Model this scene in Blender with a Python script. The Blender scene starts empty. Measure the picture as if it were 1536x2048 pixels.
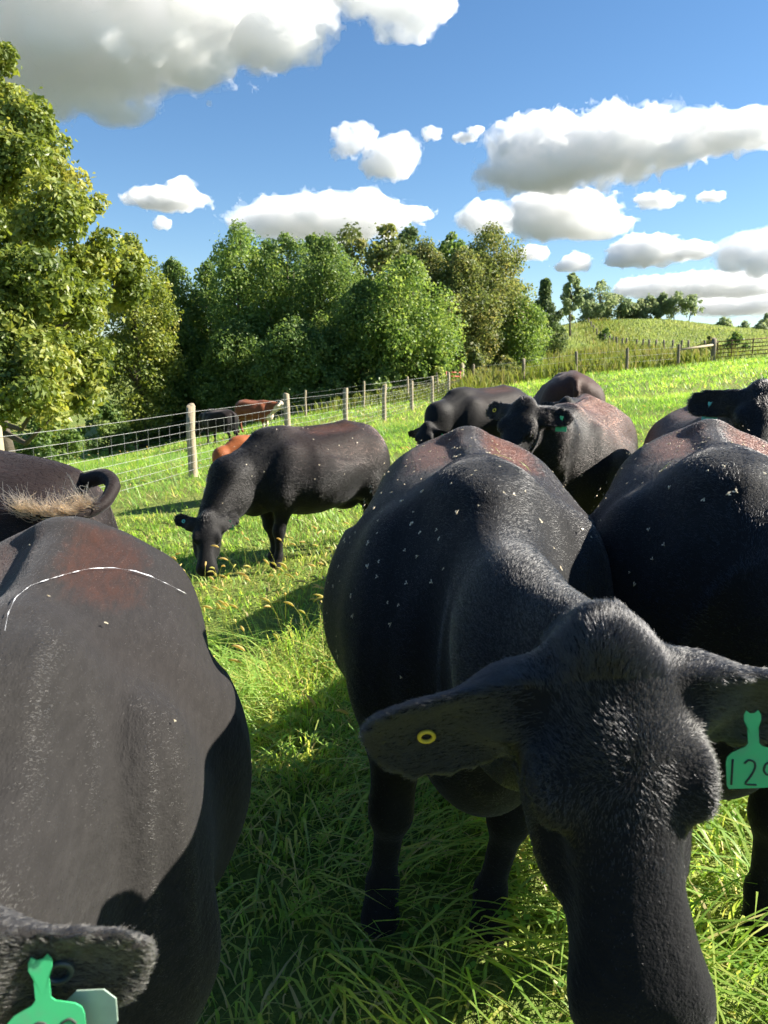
import bpy, math, random
import numpy as np
from mathutils import Vector, Matrix
from mathutils.bvhtree import BVHTree

R = math.radians
SC = bpy.context.scene
COL = SC.collection
RNG = np.random.default_rng(7)
random.seed(7)

# ------------------------------------------------------------------ camera
PITCH = R(10.46)
CAM_Z = 1.6
F = 1539.0
cd = bpy.data.cameras.new('camera')
cam = bpy.data.objects.new('camera', cd)
COL.objects.link(cam)
cam.location = (0, 0, CAM_Z)
cam.rotation_euler = (R(90) - PITCH, 0, 0)
cd.sensor_fit = 'VERTICAL'
cd.sensor_height = 36.0
cd.lens = 36.0 * F / 2048.0
cd.clip_start = 0.02
cd.clip_end = 12000
cd.dof.use_dof = True
cd.dof.focus_distance = 2.6
cd.dof.aperture_fstop = 9.0
SC.camera = cam


def ray(px, py):
    x = (px - 768.0) / F
    u = (1024.0 - py) / F
    c, s = math.cos(PITCH), math.sin(PITCH)
    return np.array([x, c + u * s, -s + u * c])


def at(px, py, Y):
    """the point of the place that lies at distance Y in that direction"""
    d = ray(px, py)
    return np.array([d[0] / d[1] * Y, Y, CAM_Z + d[2] / d[1] * Y])


# ------------------------------------------------------------------ light
SUN_EL = R(33)
SUN_AZ = R(10)            # towards +Y from +X
SUN_DIR = Vector((math.cos(SUN_EL) * math.cos(SUN_AZ), math.cos(SUN_EL) * math.sin(SUN_AZ), math.sin(SUN_EL)))
ld = bpy.data.lights.new('sun', 'SUN')
ld.energy = 5.0
ld.angle = R(0.53)
ld.color = (1.0, 0.93, 0.80)
sun = bpy.data.objects.new('sun', ld)
COL.objects.link(sun)
sun.rotation_euler = SUN_DIR.to_track_quat('Z', 'Y').to_euler()
sun.location = (30, 5, 30)

SC.view_settings.view_transform = 'Standard'
SC.view_settings.look = 'None'
SC.view_settings.gamma = 1.0
SC.view_settings.exposure = 1.75
SC.view_settings.use_curve_mapping = False
SC.cycles.max_bounces = 16
SC.cycles.diffuse_bounces = 5
SC.cycles.glossy_bounces = 3
SC.cycles.transmission_bounces = 8
SC.cycles.transparent_max_bounces = 8
SC.cycles.volume_bounces = 16
SC.cycles.use_denoising = True
SC.cycles.use_adaptive_sampling = True
SC.cycles.adaptive_threshold = 0.025
SC.cycles_curves.shape = 'RIBBONS'
SC.cycles_curves.subdivisions = 1


# ------------------------------------------------------------------ node helpers
class NT:
    def __init__(self, tree):
        self.t = tree

    def n(self, typ, **kw):
        nd = self.t.nodes.new(typ)
        for k, v in kw.items():
            setattr(nd, k, v)
        return nd

    def put(self, sock, v):
        if v is None:
            return
        if isinstance(v, bpy.types.NodeSocket):
            self.t.links.new(v, sock)
        else:
            sock.default_value = v

    def math(self, op, a, b=None, c=None, clamp=False):
        nd = self.n('ShaderNodeMath', operation=op, use_clamp=clamp)
        self.put(nd.inputs[0], a)
        self.put(nd.inputs[1], b)
        self.put(nd.inputs[2], c)
        return nd.outputs[0]

    def vmath(self, op, a, b=None, out=0):
        nd = self.n('ShaderNodeVectorMath', operation=op)
        self.put(nd.inputs[0], a)
        self.put(nd.inputs[1], b)
        return nd.outputs[out]

    def mix(self, f, a, b):
        nd = self.n('ShaderNodeMix', data_type='RGBA')
        self.put(nd.inputs[0], f)
        self.put(nd.inputs[6], a)
        self.put(nd.inputs[7], b)
        return nd.outputs[2]

    def noise(self, vec, scale, detail=3, rough=0.55, dist=0.0, out=0, dims='3D'):
        nd = self.n('ShaderNodeTexNoise', noise_dimensions=dims)
        self.put(nd.inputs['Vector'], vec)
        self.put(nd.inputs['Scale'], scale)
        self.put(nd.inputs['Detail'], detail)
        self.put(nd.inputs['Roughness'], rough)
        if dist:
            self.put(nd.inputs['Distortion'], dist)
        return nd.outputs[out]

    def ramp(self, f, lo, hi, tolo=0.0, tohi=1.0, smooth=True):
        nd = self.n('ShaderNodeMapRange', interpolation_type='SMOOTHSTEP' if smooth else 'LINEAR')
        self.put(nd.inputs[0], f)
        self.put(nd.inputs[1], lo)
        self.put(nd.inputs[2], hi)
        self.put(nd.inputs[3], tolo)
        self.put(nd.inputs[4], tohi)
        return nd.outputs[0]


def rgb(r, g, b):
    return (r, g, b, 1.0)


# ------------------------------------------------------------------ sky
world = bpy.data.worlds.new('World')
SC.world = world
world.use_nodes = True
world.node_tree.nodes.clear()
W = NT(world.node_tree)
sky = W.n('ShaderNodeTexSky', sky_type='NISHITA')
sky.sun_disc = False
sky.sun_elevation = SUN_EL
sky.sun_rotation = R(90) - SUN_AZ
sky.altitude = 200
sky.air_density = 1.0
sky.dust_density = 0.0
sky.ozone_density = 3.0
bg = W.n('ShaderNodeBackground')
hs_ = W.n('ShaderNodeHueSaturation')
hs_.inputs['Saturation'].default_value = 1.14
W.put(hs_.inputs['Color'], sky.outputs[0])
W.put(bg.inputs[0], hs_.outputs[0])
bg.inputs[1].default_value = 0.050
wo = W.n('ShaderNodeOutputWorld')
W.put(wo.inputs[0], bg.outputs[0])
world.cycles.sampling_method = 'MANUAL'
world.cycles.sample_map_resolution = 512


# ------------------------------------------------------------------ object helpers
def tag(o, label=None, cat=None, group=None, kind=None):
    if label:
        o['label'] = label
    if cat:
        o['category'] = cat
    if group:
        o['group'] = group
    if kind:
        o['kind'] = kind
    return o


def empty(name, loc=(0, 0, 0), rz=0.0, scale=1.0):
    o = bpy.data.objects.new(name, None)
    COL.objects.link(o)
    o.location = loc
    o.rotation_euler = (0, 0, rz)
    o.scale = (scale,) * 3
    o.empty_display_size = 0.1
    return o


def mesh(name, V, Fs, mat, parent=None, smooth=True, attrs=None, link=True):
    """V (n,3); Fs an (m,3) or (m,4) array, or a list of such arrays"""
    V = np.asarray(V, np.float32)
    if not isinstance(Fs, (list, tuple)):
        Fs = [Fs]
    Fs = [np.asarray(f, np.int32) for f in Fs if len(f)]
    me = bpy.data.meshes.new(name)
    nl = sum(f.size for f in Fs)
    nf = sum(len(f) for f in Fs)
    me.vertices.add(len(V))
    me.vertices.foreach_set('co', V.ravel())
    me.loops.add(nl)
    me.loops.foreach_set('vertex_index', np.concatenate([f.ravel() for f in Fs]))
    me.polygons.add(nf)
    sizes = np.concatenate([np.full(len(f), f.shape[1], np.int32) for f in Fs])
    starts = np.concatenate([[0], np.cumsum(sizes)[:-1]]).astype(np.int32)
    me.polygons.foreach_set('loop_start', starts)
    me.polygons.foreach_set('use_smooth', np.full(nf, bool(smooth)))
    me.update(calc_edges=True)
    if attrs:
        for k, a in attrs.items():
            at_ = me.attributes.new(k, 'FLOAT', 'POINT')
            at_.data.foreach_set('value', np.asarray(a, np.float32))
    if mat:
        me.materials.append(mat)
    o = bpy.data.objects.new(name, me)
    if link:
        COL.objects.link(o)
    if parent:
        o.parent = parent
    return o


class MB:
    """collects tubes, boxes and strips for one mesh"""

    def __init__(self):
        self.v, self.q, self.n = [], [], 0
        self.t = []

    def add(self, V, Q=None, T=None):
        V = np.asarray(V, float)
        self.v.append(V)
        if Q is not None and len(Q):
            self.q.append(np.asarray(Q) + self.n)
        if T is not None and len(T):
            self.t.append(np.asarray(T) + self.n)
        self.n += len(V)

    def tube(self, pts, rad, seg=8, cap=True):
        pts = np.asarray(pts, float)
        n = len(pts)
        rad = np.broadcast_to(np.asarray(rad, float), (n,))
        d = np.gradient(pts, axis=0)
        d /= np.linalg.norm(d, axis=1)[:, None] + 1e-12
        ref = np.array([0, 0, 1.0]) if abs(d[0][2]) < 0.9 else np.array([1.0, 0, 0])
        a = np.arange(seg) * 2 * np.pi / seg
        V = []
        for i in range(n):
            e1 = np.cross(d[i], ref)
            e1 /= np.linalg.norm(e1) + 1e-12
            e2 = np.cross(d[i], e1)
            ref = np.cross(e1, d[i])
            V.append(pts[i] + rad[i] * (np.cos(a)[:, None] * e1 + np.sin(a)[:, None] * e2))
        V = np.concatenate(V)
        Q = []
        for i in range(n - 1):
            for j in range(seg):
                k = (j + 1) % seg
                Q.append((i * seg + j, i * seg + k, (i + 1) * seg + k, (i + 1) * seg + j))
        T = []
        if cap:
            V = np.concatenate([V, pts[:1], pts[-1:]])
            c0, c1 = n * seg, n * seg + 1
            for j in range(seg):
                k = (j + 1) % seg
                T.append((c0, k, j))
                T.append((c1, (n - 1) * seg + j, (n - 1) * seg + k))
        self.add(V, Q, T)
        return self

    def prism(self, poly, th, M):
        """flat outline (x,y) extruded by th along its normal, placed by 4x4 M"""
        poly = np.asarray(poly, float)
        n = len(poly)
        V = np.concatenate([np.c_[poly, np.full(n, th / 2)], np.c_[poly, np.full(n, -th / 2)], [[*poly.mean(0), th / 2], [*poly.mean(0), -th / 2]]])
        V = V @ np.array(M)[:3, :3].T + np.array(M)[:3, 3]
        Q = [(j, n + j, n + (j + 1) % n, (j + 1) % n) for j in range(n)]
        T = [(2 * n, j, (j + 1) % n) for j in range(n)] + [(2 * n + 1, n + (j + 1) % n, n + j) for j in range(n)]
        self.add(V, Q, T)
        return self

    def build(self, name, mat, parent=None, smooth=True, link=True):
        fs = []
        if self.q:
            fs.append(np.concatenate(self.q))
        if self.t:
            fs.append(np.concatenate(self.t))
        return mesh(name, np.concatenate(self.v), fs, mat, parent, smooth, link=link)


def mat_new(name):
    m = bpy.data.materials.new(name)
    m.use_nodes = True
    m.node_tree.nodes.clear()
    T = NT(m.node_tree)
    o = T.n('ShaderNodeOutputMaterial')
    return m, T, o


def principled(T, color, rough=0.6, spec=0.4, normal=None, **kw):
    b = T.n('ShaderNodeBsdfPrincipled')
    T.put(b.inputs['Base Color'], color)
    T.put(b.inputs['Roughness'], rough)
    T.put(b.inputs['Specular IOR Level'], spec)
    if normal is not None:
        T.put(b.inputs['Normal'], normal)
    for k, v in kw.items():
        T.put(b.inputs[k.replace('_', ' ')], v)
    return b


def bump(T, h, strength=0.4, dist=0.01):
    b = T.n('ShaderNodeBump')
    b.inputs['Strength'].default_value = strength
    b.inputs['Distance'].default_value = dist
    T.put(b.inputs['Height'], h)
    return b.outputs[0]


def simple_mat(name, col, rough=0.6, spec=0.4, var=0.25, scale=20.0, bmp=0.2, bd=0.004):
    m, T, o = mat_new(name)
    t = T.n('ShaderNodeTexCoord').outputs['Object']
    nz = T.noise(t, scale, 4, 0.6)
    c = T.mix(nz, rgb(*[x * (1 - var) for x in col]), rgb(*[x * (1 + var) for x in col]))
    b = principled(T, c, rough, spec, bump(T, nz, bmp, bd))
    T.put(o.inputs[0], b.outputs[0])
    return m


def leaf_mat(name, stops, trans=0.45, rough=0.45, spec=0.35, noise_scale=0.0):
    """foliage: per-leaf 'tint' 0..1 picks the colour; light passes through the blades"""
    m, T, o = mat_new(name)
    a = T.n('ShaderNodeAttribute', attribute_name='tint')
    r = T.n('ShaderNodeValToRGB')
    els = r.color_ramp.elements
    while len(els) < len(stops):
        els.new(0.5)
    for e, (p, c) in zip(els, stops):
        e.position = p
        e.color = rgb(*c)
    f = a.outputs['Fac']
    if noise_scale:
        g = T.n('ShaderNodeNewGeometry')
        nz = T.noise(g.outputs['Position'], noise_scale, 3, 0.6)
        f = T.math('ADD', f, T.math('MULTIPLY', T.math('SUBTRACT', nz, 0.5), 0.9), clamp=True)
    T.put(r.inputs[0], f)
    b = principled(T, r.outputs[0], rough, spec)
    tr = T.n('ShaderNodeBsdfTranslucent')
    hs = T.n('ShaderNodeHueSaturation')
    hs.inputs['Hue'].default_value = 0.485
    hs.inputs['Saturation'].default_value = 1.15
    hs.inputs['Value'].default_value = 1.5
    T.put(hs.inputs['Color'], r.outputs[0])
    T.put(tr.inputs[0], hs.outputs[0])
    mx = T.n('ShaderNodeMixShader')
    mx.inputs[0].default_value = trans
    T.put(mx.inputs[1], b.outputs[0])
    T.put(mx.inputs[2], tr.outputs[0])
    T.put(o.inputs[0], mx.outputs[0])
    return m


# ------------------------------------------------------------------ terrain
CP = [(0, 0, 0), (0, 2, 0), (.3, 3, .01), (-.8, 2, -.05), (1.2, 3, .07), (-1, 6, -.11), (2, 8, .15), (-4.5, 9, -.32),
      (-3.35, 13.5, -.27), (-2.23, 18, -.21), (-1.12, 22.6, -.19), (0, 27, -.17), (1.12, 31.7, -.1), (2.25, 36.2, .02),
      (3.6, 41, .25), (4.5, 45, .46), (8.2, 45, .85), (11.2, 45, 1.24), (14.2, 45, 1.45), (17, 48, 1.68), (19.2, 52, 1.95),
      (26, 55, 2.5), (-6.3, 29, -1.24), (-5.3, 32, -.95), (-3.7, 37, -.58), (-1, 37, -.2), (1.1, 39, 0), (-14, 44, -2.9),
      (-20, 48, -3.8), (-30, 48, -4.5), (-12, 25, -1.6), (-15, 12, -1.2), (0, -10, 0), (10, -10, .7), (-10, -10, -.8),
      (10, 5, .7), (20, 20, 1.5), (40, 40, 3.2), (-3, 3, -.2), (5, 12, .4), (9, 25, .85), (4, 25, .35), (-50, 90, -4),
      (0, 90, 1), (15, 75, 2.6), (-40, 10, -3), (12, 60, 1.9)]
for (px, py, Y) in [(1300, 702, 90), (1212, 692, 105), (1172, 668, 130), (1165, 646, 160), (1250, 641, 160), (1330, 645, 165),
                    (1400, 655, 165), (1536, 671, 165), (1700, 690, 165), (1450, 690, 110), (1600, 700, 90), (1120, 680, 110)]:
    CP.append(tuple(at(px, py, Y)))
CP += [(50, 230, 6), (90, 230, 4), (0, 230, 5), (-80, 200, -2), (160, 160, 4), (120, 60, 5), (-120, 60, -6), (0, -120, 0),
       (150, -120, 3), (-150, -120, -5), (0, 500, 2), (300, 400, 2), (-300, 400, -4), (400, 0, 4), (-400, 0, -6), (0, -400, 0)]
CP = np.array(CP, float)


def warp_xy(p):
    """compress far distances so near and far control points carry alike"""
    r = np.linalg.norm(p, axis=-1, keepdims=True) + 1e-9
    return p / r * (np.log1p(r / 12.0) * 12.0)


_W = warp_xy(CP[:, :2])


def _phi(a, b):
    d2 = ((a[:, None, :] - b[None, :, :]) ** 2).sum(-1)
    return np.sqrt(d2 + 4.0)


_K = _phi(_W, _W)
_A = np.block([[_K + np.eye(len(CP)) * -0.05, np.ones((len(CP), 1))], [np.ones((1, len(CP))), np.zeros((1, 1))]])
_C = np.linalg.solve(_A, np.concatenate([CP[:, 2], [0]]))


def terrain(x, y):
    x = np.asarray(x, float)
    sh = x.shape
    p = warp_xy(np.stack([x.ravel(), np.asarray(y, float).ravel()], -1))
    z = np.empty(len(p))
    far = np.clip(1.6 - np.hypot(x.ravel(), np.asarray(y, float).ravel()) / 600.0, 0, 1)
    for i in range(0, len(p), 40000):
        z[i:i + 40000] = _phi(p[i:i + 40000], _W) @ _C[:-1] + _C[-1]
    return (z * far).reshape(sh)


def tz(x, y):
    return float(terrain(np.array([x]), np.array([y]))[0])


m_ground, T, o = mat_new('pasture_turf')
gp = T.n('ShaderNodeNewGeometry').outputs['Position']
n1 = T.noise(gp, 0.22, 4, 0.6)
n2 = T.noise(gp, 2.3, 5, 0.65)
n3 = T.noise(T.vmath('MULTIPLY', gp, (1, 1, 0.2)), 38.0, 3, 0.7)
g1 = T.mix(T.ramp(n2, 0.35, 0.68), rgb(.14, .20, .042), rgb(.25, .295, .07))
g2 = T.mix(T.ramp(n1, 0.42, 0.68), g1, rgb(.27, .26, .07))
g3 = T.mix(T.ramp(n3, 0.3, 0.7), T.mix(0.5, g2, rgb(.08, .11, .03)), g2)
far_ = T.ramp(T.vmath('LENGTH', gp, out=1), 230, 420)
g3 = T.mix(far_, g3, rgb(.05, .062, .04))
b = principled(T, g3, 0.85, 0.15, bump(T, T.math('ADD', n3, T.math('MULTIPLY', n2, 2.0)), 0.9, 0.06))
T.put(o.inputs[0], b.outputs[0])


def ground():
    def axis(a, b, fine, n):
        t = np.linspace(-1, 1, n)
        s = np.sign(t) * (np.expm1(np.abs(t) * 7.0) / np.expm1(7.0))
        return np.where(s < 0, -s * a, s * b)
    xs = axis(-7000, 7000, 0, 220)
    ys = np.concatenate([-np.geomspace(6000, 2, 50), np.linspace(-1, 20, 70), np.geomspace(20.5, 900, 140), np.geomspace(1000, 9000, 12)])
    X, Y = np.meshgrid(xs, ys, indexing='ij')
    Z = terrain(X, Y)
    nx, ny = X.shape
    idx = np.arange(nx * ny).reshape(nx, ny)
    q = np.stack([idx[:-1, :-1], idx[1:, :-1], idx[1:, 1:], idx[:-1, 1:]], -1).reshape(-1, 4)
    g = mesh('ground', np.stack([X, Y, Z], -1).reshape(-1, 3), q, m_ground)
    tag(g, 'green cattle pasture sloping down to the woods and up to a hill', 'pasture', kind='structure')


ground()

# ------------------------------------------------------------------ grass
GRASS_STOPS = [(0.0, (.105, .220, .050)), (0.35, (.195, .360, .075)), (0.65, (.320, .460, .110)), (0.85, (.500, .500, .150)), (1.0, (.58, .49, .26))]
m_grass = leaf_mat('grass_blade', GRASS_STOPS, trans=0.55, rough=0.42, spec=0.35)
m_seed = leaf_mat('seed_head', [(0, (.24, .30, .07)), (.5, (.46, .44, .13)), (1, (.60, .50, .22))], trans=0.5, rough=0.7, spec=0.2)
m_weed = leaf_mat('dry_weed', [(0, (.15, .20, .04)), (.55, (.25, .24, .09)), (1, (.26, .17, .09))], trans=0.3, rough=0.8, spec=0.15)


def patch(x, y, s, seed):
    """smooth value noise in 0..1"""
    rs = np.random.default_rng(seed)
    tab = rs.random((64, 64))
    fx, fy = x / s, y / s
    ix, iy = np.floor(fx).astype(int), np.floor(fy).astype(int)
    tx, ty = fx - ix, fy - iy
    tx, ty = tx * tx * (3 - 2 * tx), ty * ty * (3 - 2 * ty)
    g = lambda a, b: tab[a % 64, b % 64]
    return (g(ix, iy) * (1 - tx) + g(ix + 1, iy) * tx) * (1 - ty) + (g(ix, iy + 1) * (1 - tx) + g(ix + 1, iy + 1) * tx) * ty


def blades(x, y, h, wid, lean, adir, tint, prof, curl=1.0):
    """arching blades; prof = list of (t along the blade, width share)"""
    n = len(x)
    z = terrain(x, y) - 0.01
    ca, sa = np.cos(adir), np.sin(adir)
    px, py = -sa, ca
    K = len(prof)
    V = []
    cnt = 0
    for (t, ws) in prof:
        out_ = lean * h * (t ** (1.0 + curl))
        up_ = h * (t - 0.42 * np.clip(lean, 0, 1.6) * t * t)
        c = np.stack([x + ca * out_, y + sa * out_, z + up_], -1)
        if ws > 0:
            off = np.stack([px * wid * ws, py * wid * ws, np.zeros(n)], -1) * 0.5
            V += [c - off, c + off]
        else:
            V.append(c)
    V = np.stack(V, 1)
    m = V.shape[1]
    base = (np.arange(n) * m)[:, None]
    tris = []
    quads = []
    i = 0
    for k in range(K - 1):
        if prof[k + 1][1] > 0:
            quads.append(base + np.array([i, i + 1, i + 3, i + 2]))
            i += 2
        else:
            tris.append(base + np.array([i, i + 1, i + 2]))
    Fs = []
    if quads:
        Fs.append(np.concatenate(quads))
    if tris:
        Fs.append(np.concatenate(tris))
    return V.reshape(-1, 3), Fs, np.repeat(tint, m)


def wedge(n, y0, y1, half=0.55, pad=0.9, power=1.0, left=None):
    """random spots over the part of the field that lies ahead, a good metre wider than the view"""
    r = RNG.random(n * 3)
    y = y0 + (y1 - y0) * RNG.random(n * 3) ** power
    x = (RNG.random(n * 3) * 2 - 1) * (half * y1 + pad)
    ok = np.abs(x) < half * y + pad
    x, y = x[ok][:n], y[ok][:n]
    return x, y


def grass_object(name, label, parts, mat):
    V, Fs, tn, off = [], {3: [], 4: []}, [], 0
    for (v, fs, t) in parts:
        V.append(v)
        tn.append(t)
        for f in fs:
            Fs[f.shape[1]].append(f + off)
        off += len(v)
    F2 = [np.concatenate(a) for a in Fs.values() if a]
    ob = mesh(name, np.concatenate(V), F2, mat, attrs={'tint': np.concatenate(tn)})
    tag(ob, label, 'grass', kind='stuff')
    return ob


def grass_near():
    parts = []
    # turf layer
    for (n, y0, y1, hm, wd, prof) in [
        (24000, 1.0, 4.2, .10, .0080, [(0, .8), (.4, 1.0), (.75, .7), (1, 0)]),
        (27000, 4.0, 9.5, .12, .0115, [(0, .9), (.5, .9), (1, 0)]),
        (62000, 9.0, 24.0, .19, .018, [(0, 1.0), (1, 0)]),
        (60000, 23.0, 52.0, .24, .042, [(0, 1.0), (1, 0)]),
    ]:
        x, y = wedge(n, y0, y1, power=0.62)
        k = len(x)
        pt = patch(x, y, .55, 3)
        pt2 = patch(x, y, 2.6, 5)
        h = hm * (.45 + .9 * pt * RNG.random(k) + .45 * RNG.random(k)) * (.8 + .4 * pt2)
        lean = .35 + 1.1 * RNG.random(k)
        ad = RNG.random(k) * 6.283
        swirl = patch(x, y, .9, 9) * 9.0
        ad = np.where(RNG.random(k) < .55, swirl + RNG.normal(0, .5, k), ad)
        pt3 = patch(x, y, 1.1, 15)
        tint = np.clip((.63 if y0 < 5 else .40) + .38 * (pt2 - .5) + .30 * (pt3 - .5) + RNG.normal(0, .15, k) + (RNG.random(k) < .06) * .45, 0, 1)  # near turf tinted lighter, lifting its self-shadow through the colour
        wdv = wd * (.6 + .8 * RNG.random(k))
        parts.append(blades(x, y, h, wdv, lean, ad, tint, prof))
    # long lush blades lying over one another near the camera
    x, y = wedge(7500, 1.0, 4.6, power=.7)
    k = len(x)
    pt = patch(x, y, .45, 21)
    keep = RNG.random(k) < .25 + .75 * pt
    x, y, pt = x[keep], y[keep], pt[keep]
    k = len(x)
    ad = patch(x, y, .8, 9) * 9.0 + RNG.normal(0, .45, k)
    h = .24 + .20 * RNG.random(k)
    parts.append(blades(x, y, h, .0075 * (.7 + .7 * RNG.random(k)), .75 + .8 * RNG.random(k), ad,
                        np.clip(.60 + RNG.normal(0, .14, k), 0, 1), [(0, .7), (.3, 1), (.55, 1), (.8, .6), (1, 0)], 1.2))  # long blades coloured lighter to brighten the shaded foreground
    grass_object('grass', 'lush green pasture grass around the cattle', parts, m_grass)


grass_near()


def seed_heads():
    """foxtail stalks with drooping bristly heads"""
    mbV, mbF, mbT, off = [], [], [], 0
    spots = []
    for (n, y0, y1, half, cond) in [(130, 3.2, 7.5, .4, 1), (260, 7, 22, .55, 0)]:
        x, y = wedge(n, y0, y1, half=half, pad=.3)
        spots += list(zip(x, y))
    for i in range(120):                     # thick stand beside the grazing cow
        spots.append((RNG.normal(-.55, .45), RNG.normal(4.7, .75)))
    for (x, y) in spots:
        z = tz(x, y)
        h = RNG.uniform(.28, .46)
        a = RNG.uniform(0, 6.28) if RNG.random() < .4 else RNG.normal(2.7, .5)
        ln = RNG.uniform(.15, .5)
        c = np.array([math.cos(a), math.sin(a), 0])
        ts = np.array([0, .4, .75, .9, 1.0])
        P = np.array([x, y, z])[None] + ts[:, None] ** 1.6 * ln * h * c[None] + np.c_[np.zeros(5), np.zeros(5), h * (ts - .12 * ts ** 3)]
        dr = P[-1] - P[-2]
        tip = [P[-1]]
        L = RNG.uniform(.05, .085)
        dvec = dr / np.linalg.norm(dr)
        for s in range(4):
            dvec = dvec + c * .22 + np.array([0, 0, -.20])
            dvec /= np.linalg.norm(dvec)
            tip.append(tip[-1] + dvec * L / 4)
        mb = MB()
        mb.tube(P, .0011 + .0003 * y / 5, 3, False)
        n0 = mb.n
        mb.tube(np.array(tip), np.array([.0025, .0062, .0062, .005, .0015]) * (1 + y * .02), 5, True)
        V = np.concatenate(mb.v)
        t = np.where(np.arange(len(V)) < n0, .15, RNG.uniform(.35, 1))
        mbV.append(V)
        mbT.append(t)
        mbF.append(([q + off for q in mb.q], [q + off for q in mb.t]))
        off += len(V)
    Q = np.concatenate([q for a, b in mbF for q in a])
    Tt = np.concatenate([q for a, b in mbF for q in b])
    ob = mesh('seed_head_grass', np.concatenate(mbV), [Q, Tt], m_seed, attrs={'tint': np.concatenate(mbT)})
    tag(ob, 'yellow bristly seed heads standing above the pasture grass', 'grass', kind='stuff')


seed_heads()


def leaf_quads(c, d, nrm, L, Wd):
    """diamond leaves: centre c, length direction d, normal nrm"""
    s = np.cross(nrm, d)
    s /= np.linalg.norm(s, axis=1)[:, None] + 1e-9
    L = np.asarray(L)[:, None]
    Wd = np.asarray(Wd)[:, None]
    V = np.stack([c - d * L * .5, c - d * L * .05 + s * Wd * .5 + nrm * Wd * .12, c + d * L * .5, c - d * L * .05 - s * Wd * .5 + nrm * Wd * .12], 1)
    return V.reshape(-1, 3), np.arange(len(c) * 4).reshape(-1, 4)


def unit(a):
    return a / (np.linalg.norm(a, axis=-1, keepdims=True) + 1e-9)


def broad_weeds():
    """clover and broad-leaved weeds low in the grass, and small ferny weed sprigs"""
    x, y = wedge(3600, 1.1, 6.0, power=.75)
    k = len(x)
    keep = patch(x, y, .5, 33) > .52
    x, y = x[keep], y[keep]
    k = len(x)
    c, d, nn, L, Wd = [], [], [], [], []
    z = terrain(x, y) + .03 + .10 * RNG.random(k)
    for j in range(3):
        a = RNG.random(k) * .6 + j * 2.09 + x * 40
        dd = unit(np.stack([np.cos(a), np.sin(a), RNG.uniform(-.2, .3, k)], -1))
        n_ = unit(np.stack([RNG.normal(0, .3, k), RNG.normal(0, .3, k), np.ones(k)], -1))
        l = RNG.uniform(.016, .03, k)
        c.append(np.stack([x, y, z], -1) + dd * l[:, None] * .55)
        d.append(dd); nn.append(n_); L.append(l); Wd.append(l * .85)
    V, Q = leaf_quads(np.concatenate(c), np.concatenate(d), np.concatenate(nn), np.concatenate(L), np.concatenate(Wd))
    tn = np.clip(np.repeat(RNG.normal(.3, .12, len(Q)), 4), 0, 1)
    ob = mesh('clover', V, Q, m_grass, attrs={'tint': tn})
    tag(ob, 'small round clover leaves low among the grass', 'clover', kind='stuff')
    # leggy yellow-green weeds with stacked side leaves
    V, Q, tn, off = [], [], [], 0
    for i in range(95):
        if i < 62:
            x, y = RNG.normal(-.38, .22), RNG.normal(3.5, .45)
        else:
            x, y = RNG.uniform(-.6, .1), RNG.uniform(1.7, 4.6)
        z = tz(x, y)
        a = RNG.uniform(0, 6.28)
        ln = RNG.uniform(.3, 1.3)
        h = RNG.uniform(.14, .34)
        n = 34
        t = np.linspace(.2, 1, n)
        cdir = np.array([math.cos(a), math.sin(a), 0])
        P = np.array([x, y, z]) + np.outer(t ** 1.4 * ln * h, cdir) + np.outer(h * (t - .2 * ln * t * t), [0, 0, 1])
        aa = np.arange(n) * 2.4
        dd = unit(np.stack([np.cos(aa), np.sin(aa), np.full(n, .55)], -1))
        nn = unit(np.stack([-np.cos(aa) * .5, -np.sin(aa) * .5, np.ones(n)], -1))
        l = .034 * (1.15 - .85 * t) + .006
        v, q = leaf_quads(P + dd * l[:, None] * .5, dd, nn, l, l * .38)
        V.append(v); Q.append(q + off); off += len(v)
        tn.append(np.full(len(v), np.clip(RNG.normal(.62, .1), 0, 1)))
        mb = MB()
        mb.tube(P[::6], .0014, 3, False)
        vv = np.concatenate(mb.v)
        V.append(vv); Q.append(np.concatenate(mb.q) + off); off += len(vv)
        tn.append(np.full(len(vv), .95))
    ob = mesh('leggy_weeds', np.concatenate(V), np.concatenate(Q), m_grass, attrs={'tint': np.concatenate(tn)})
    tag(ob, 'sprawling yellow green weeds with stacked small leaves between the cows', 'weeds', kind='stuff')


broad_weeds()


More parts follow.
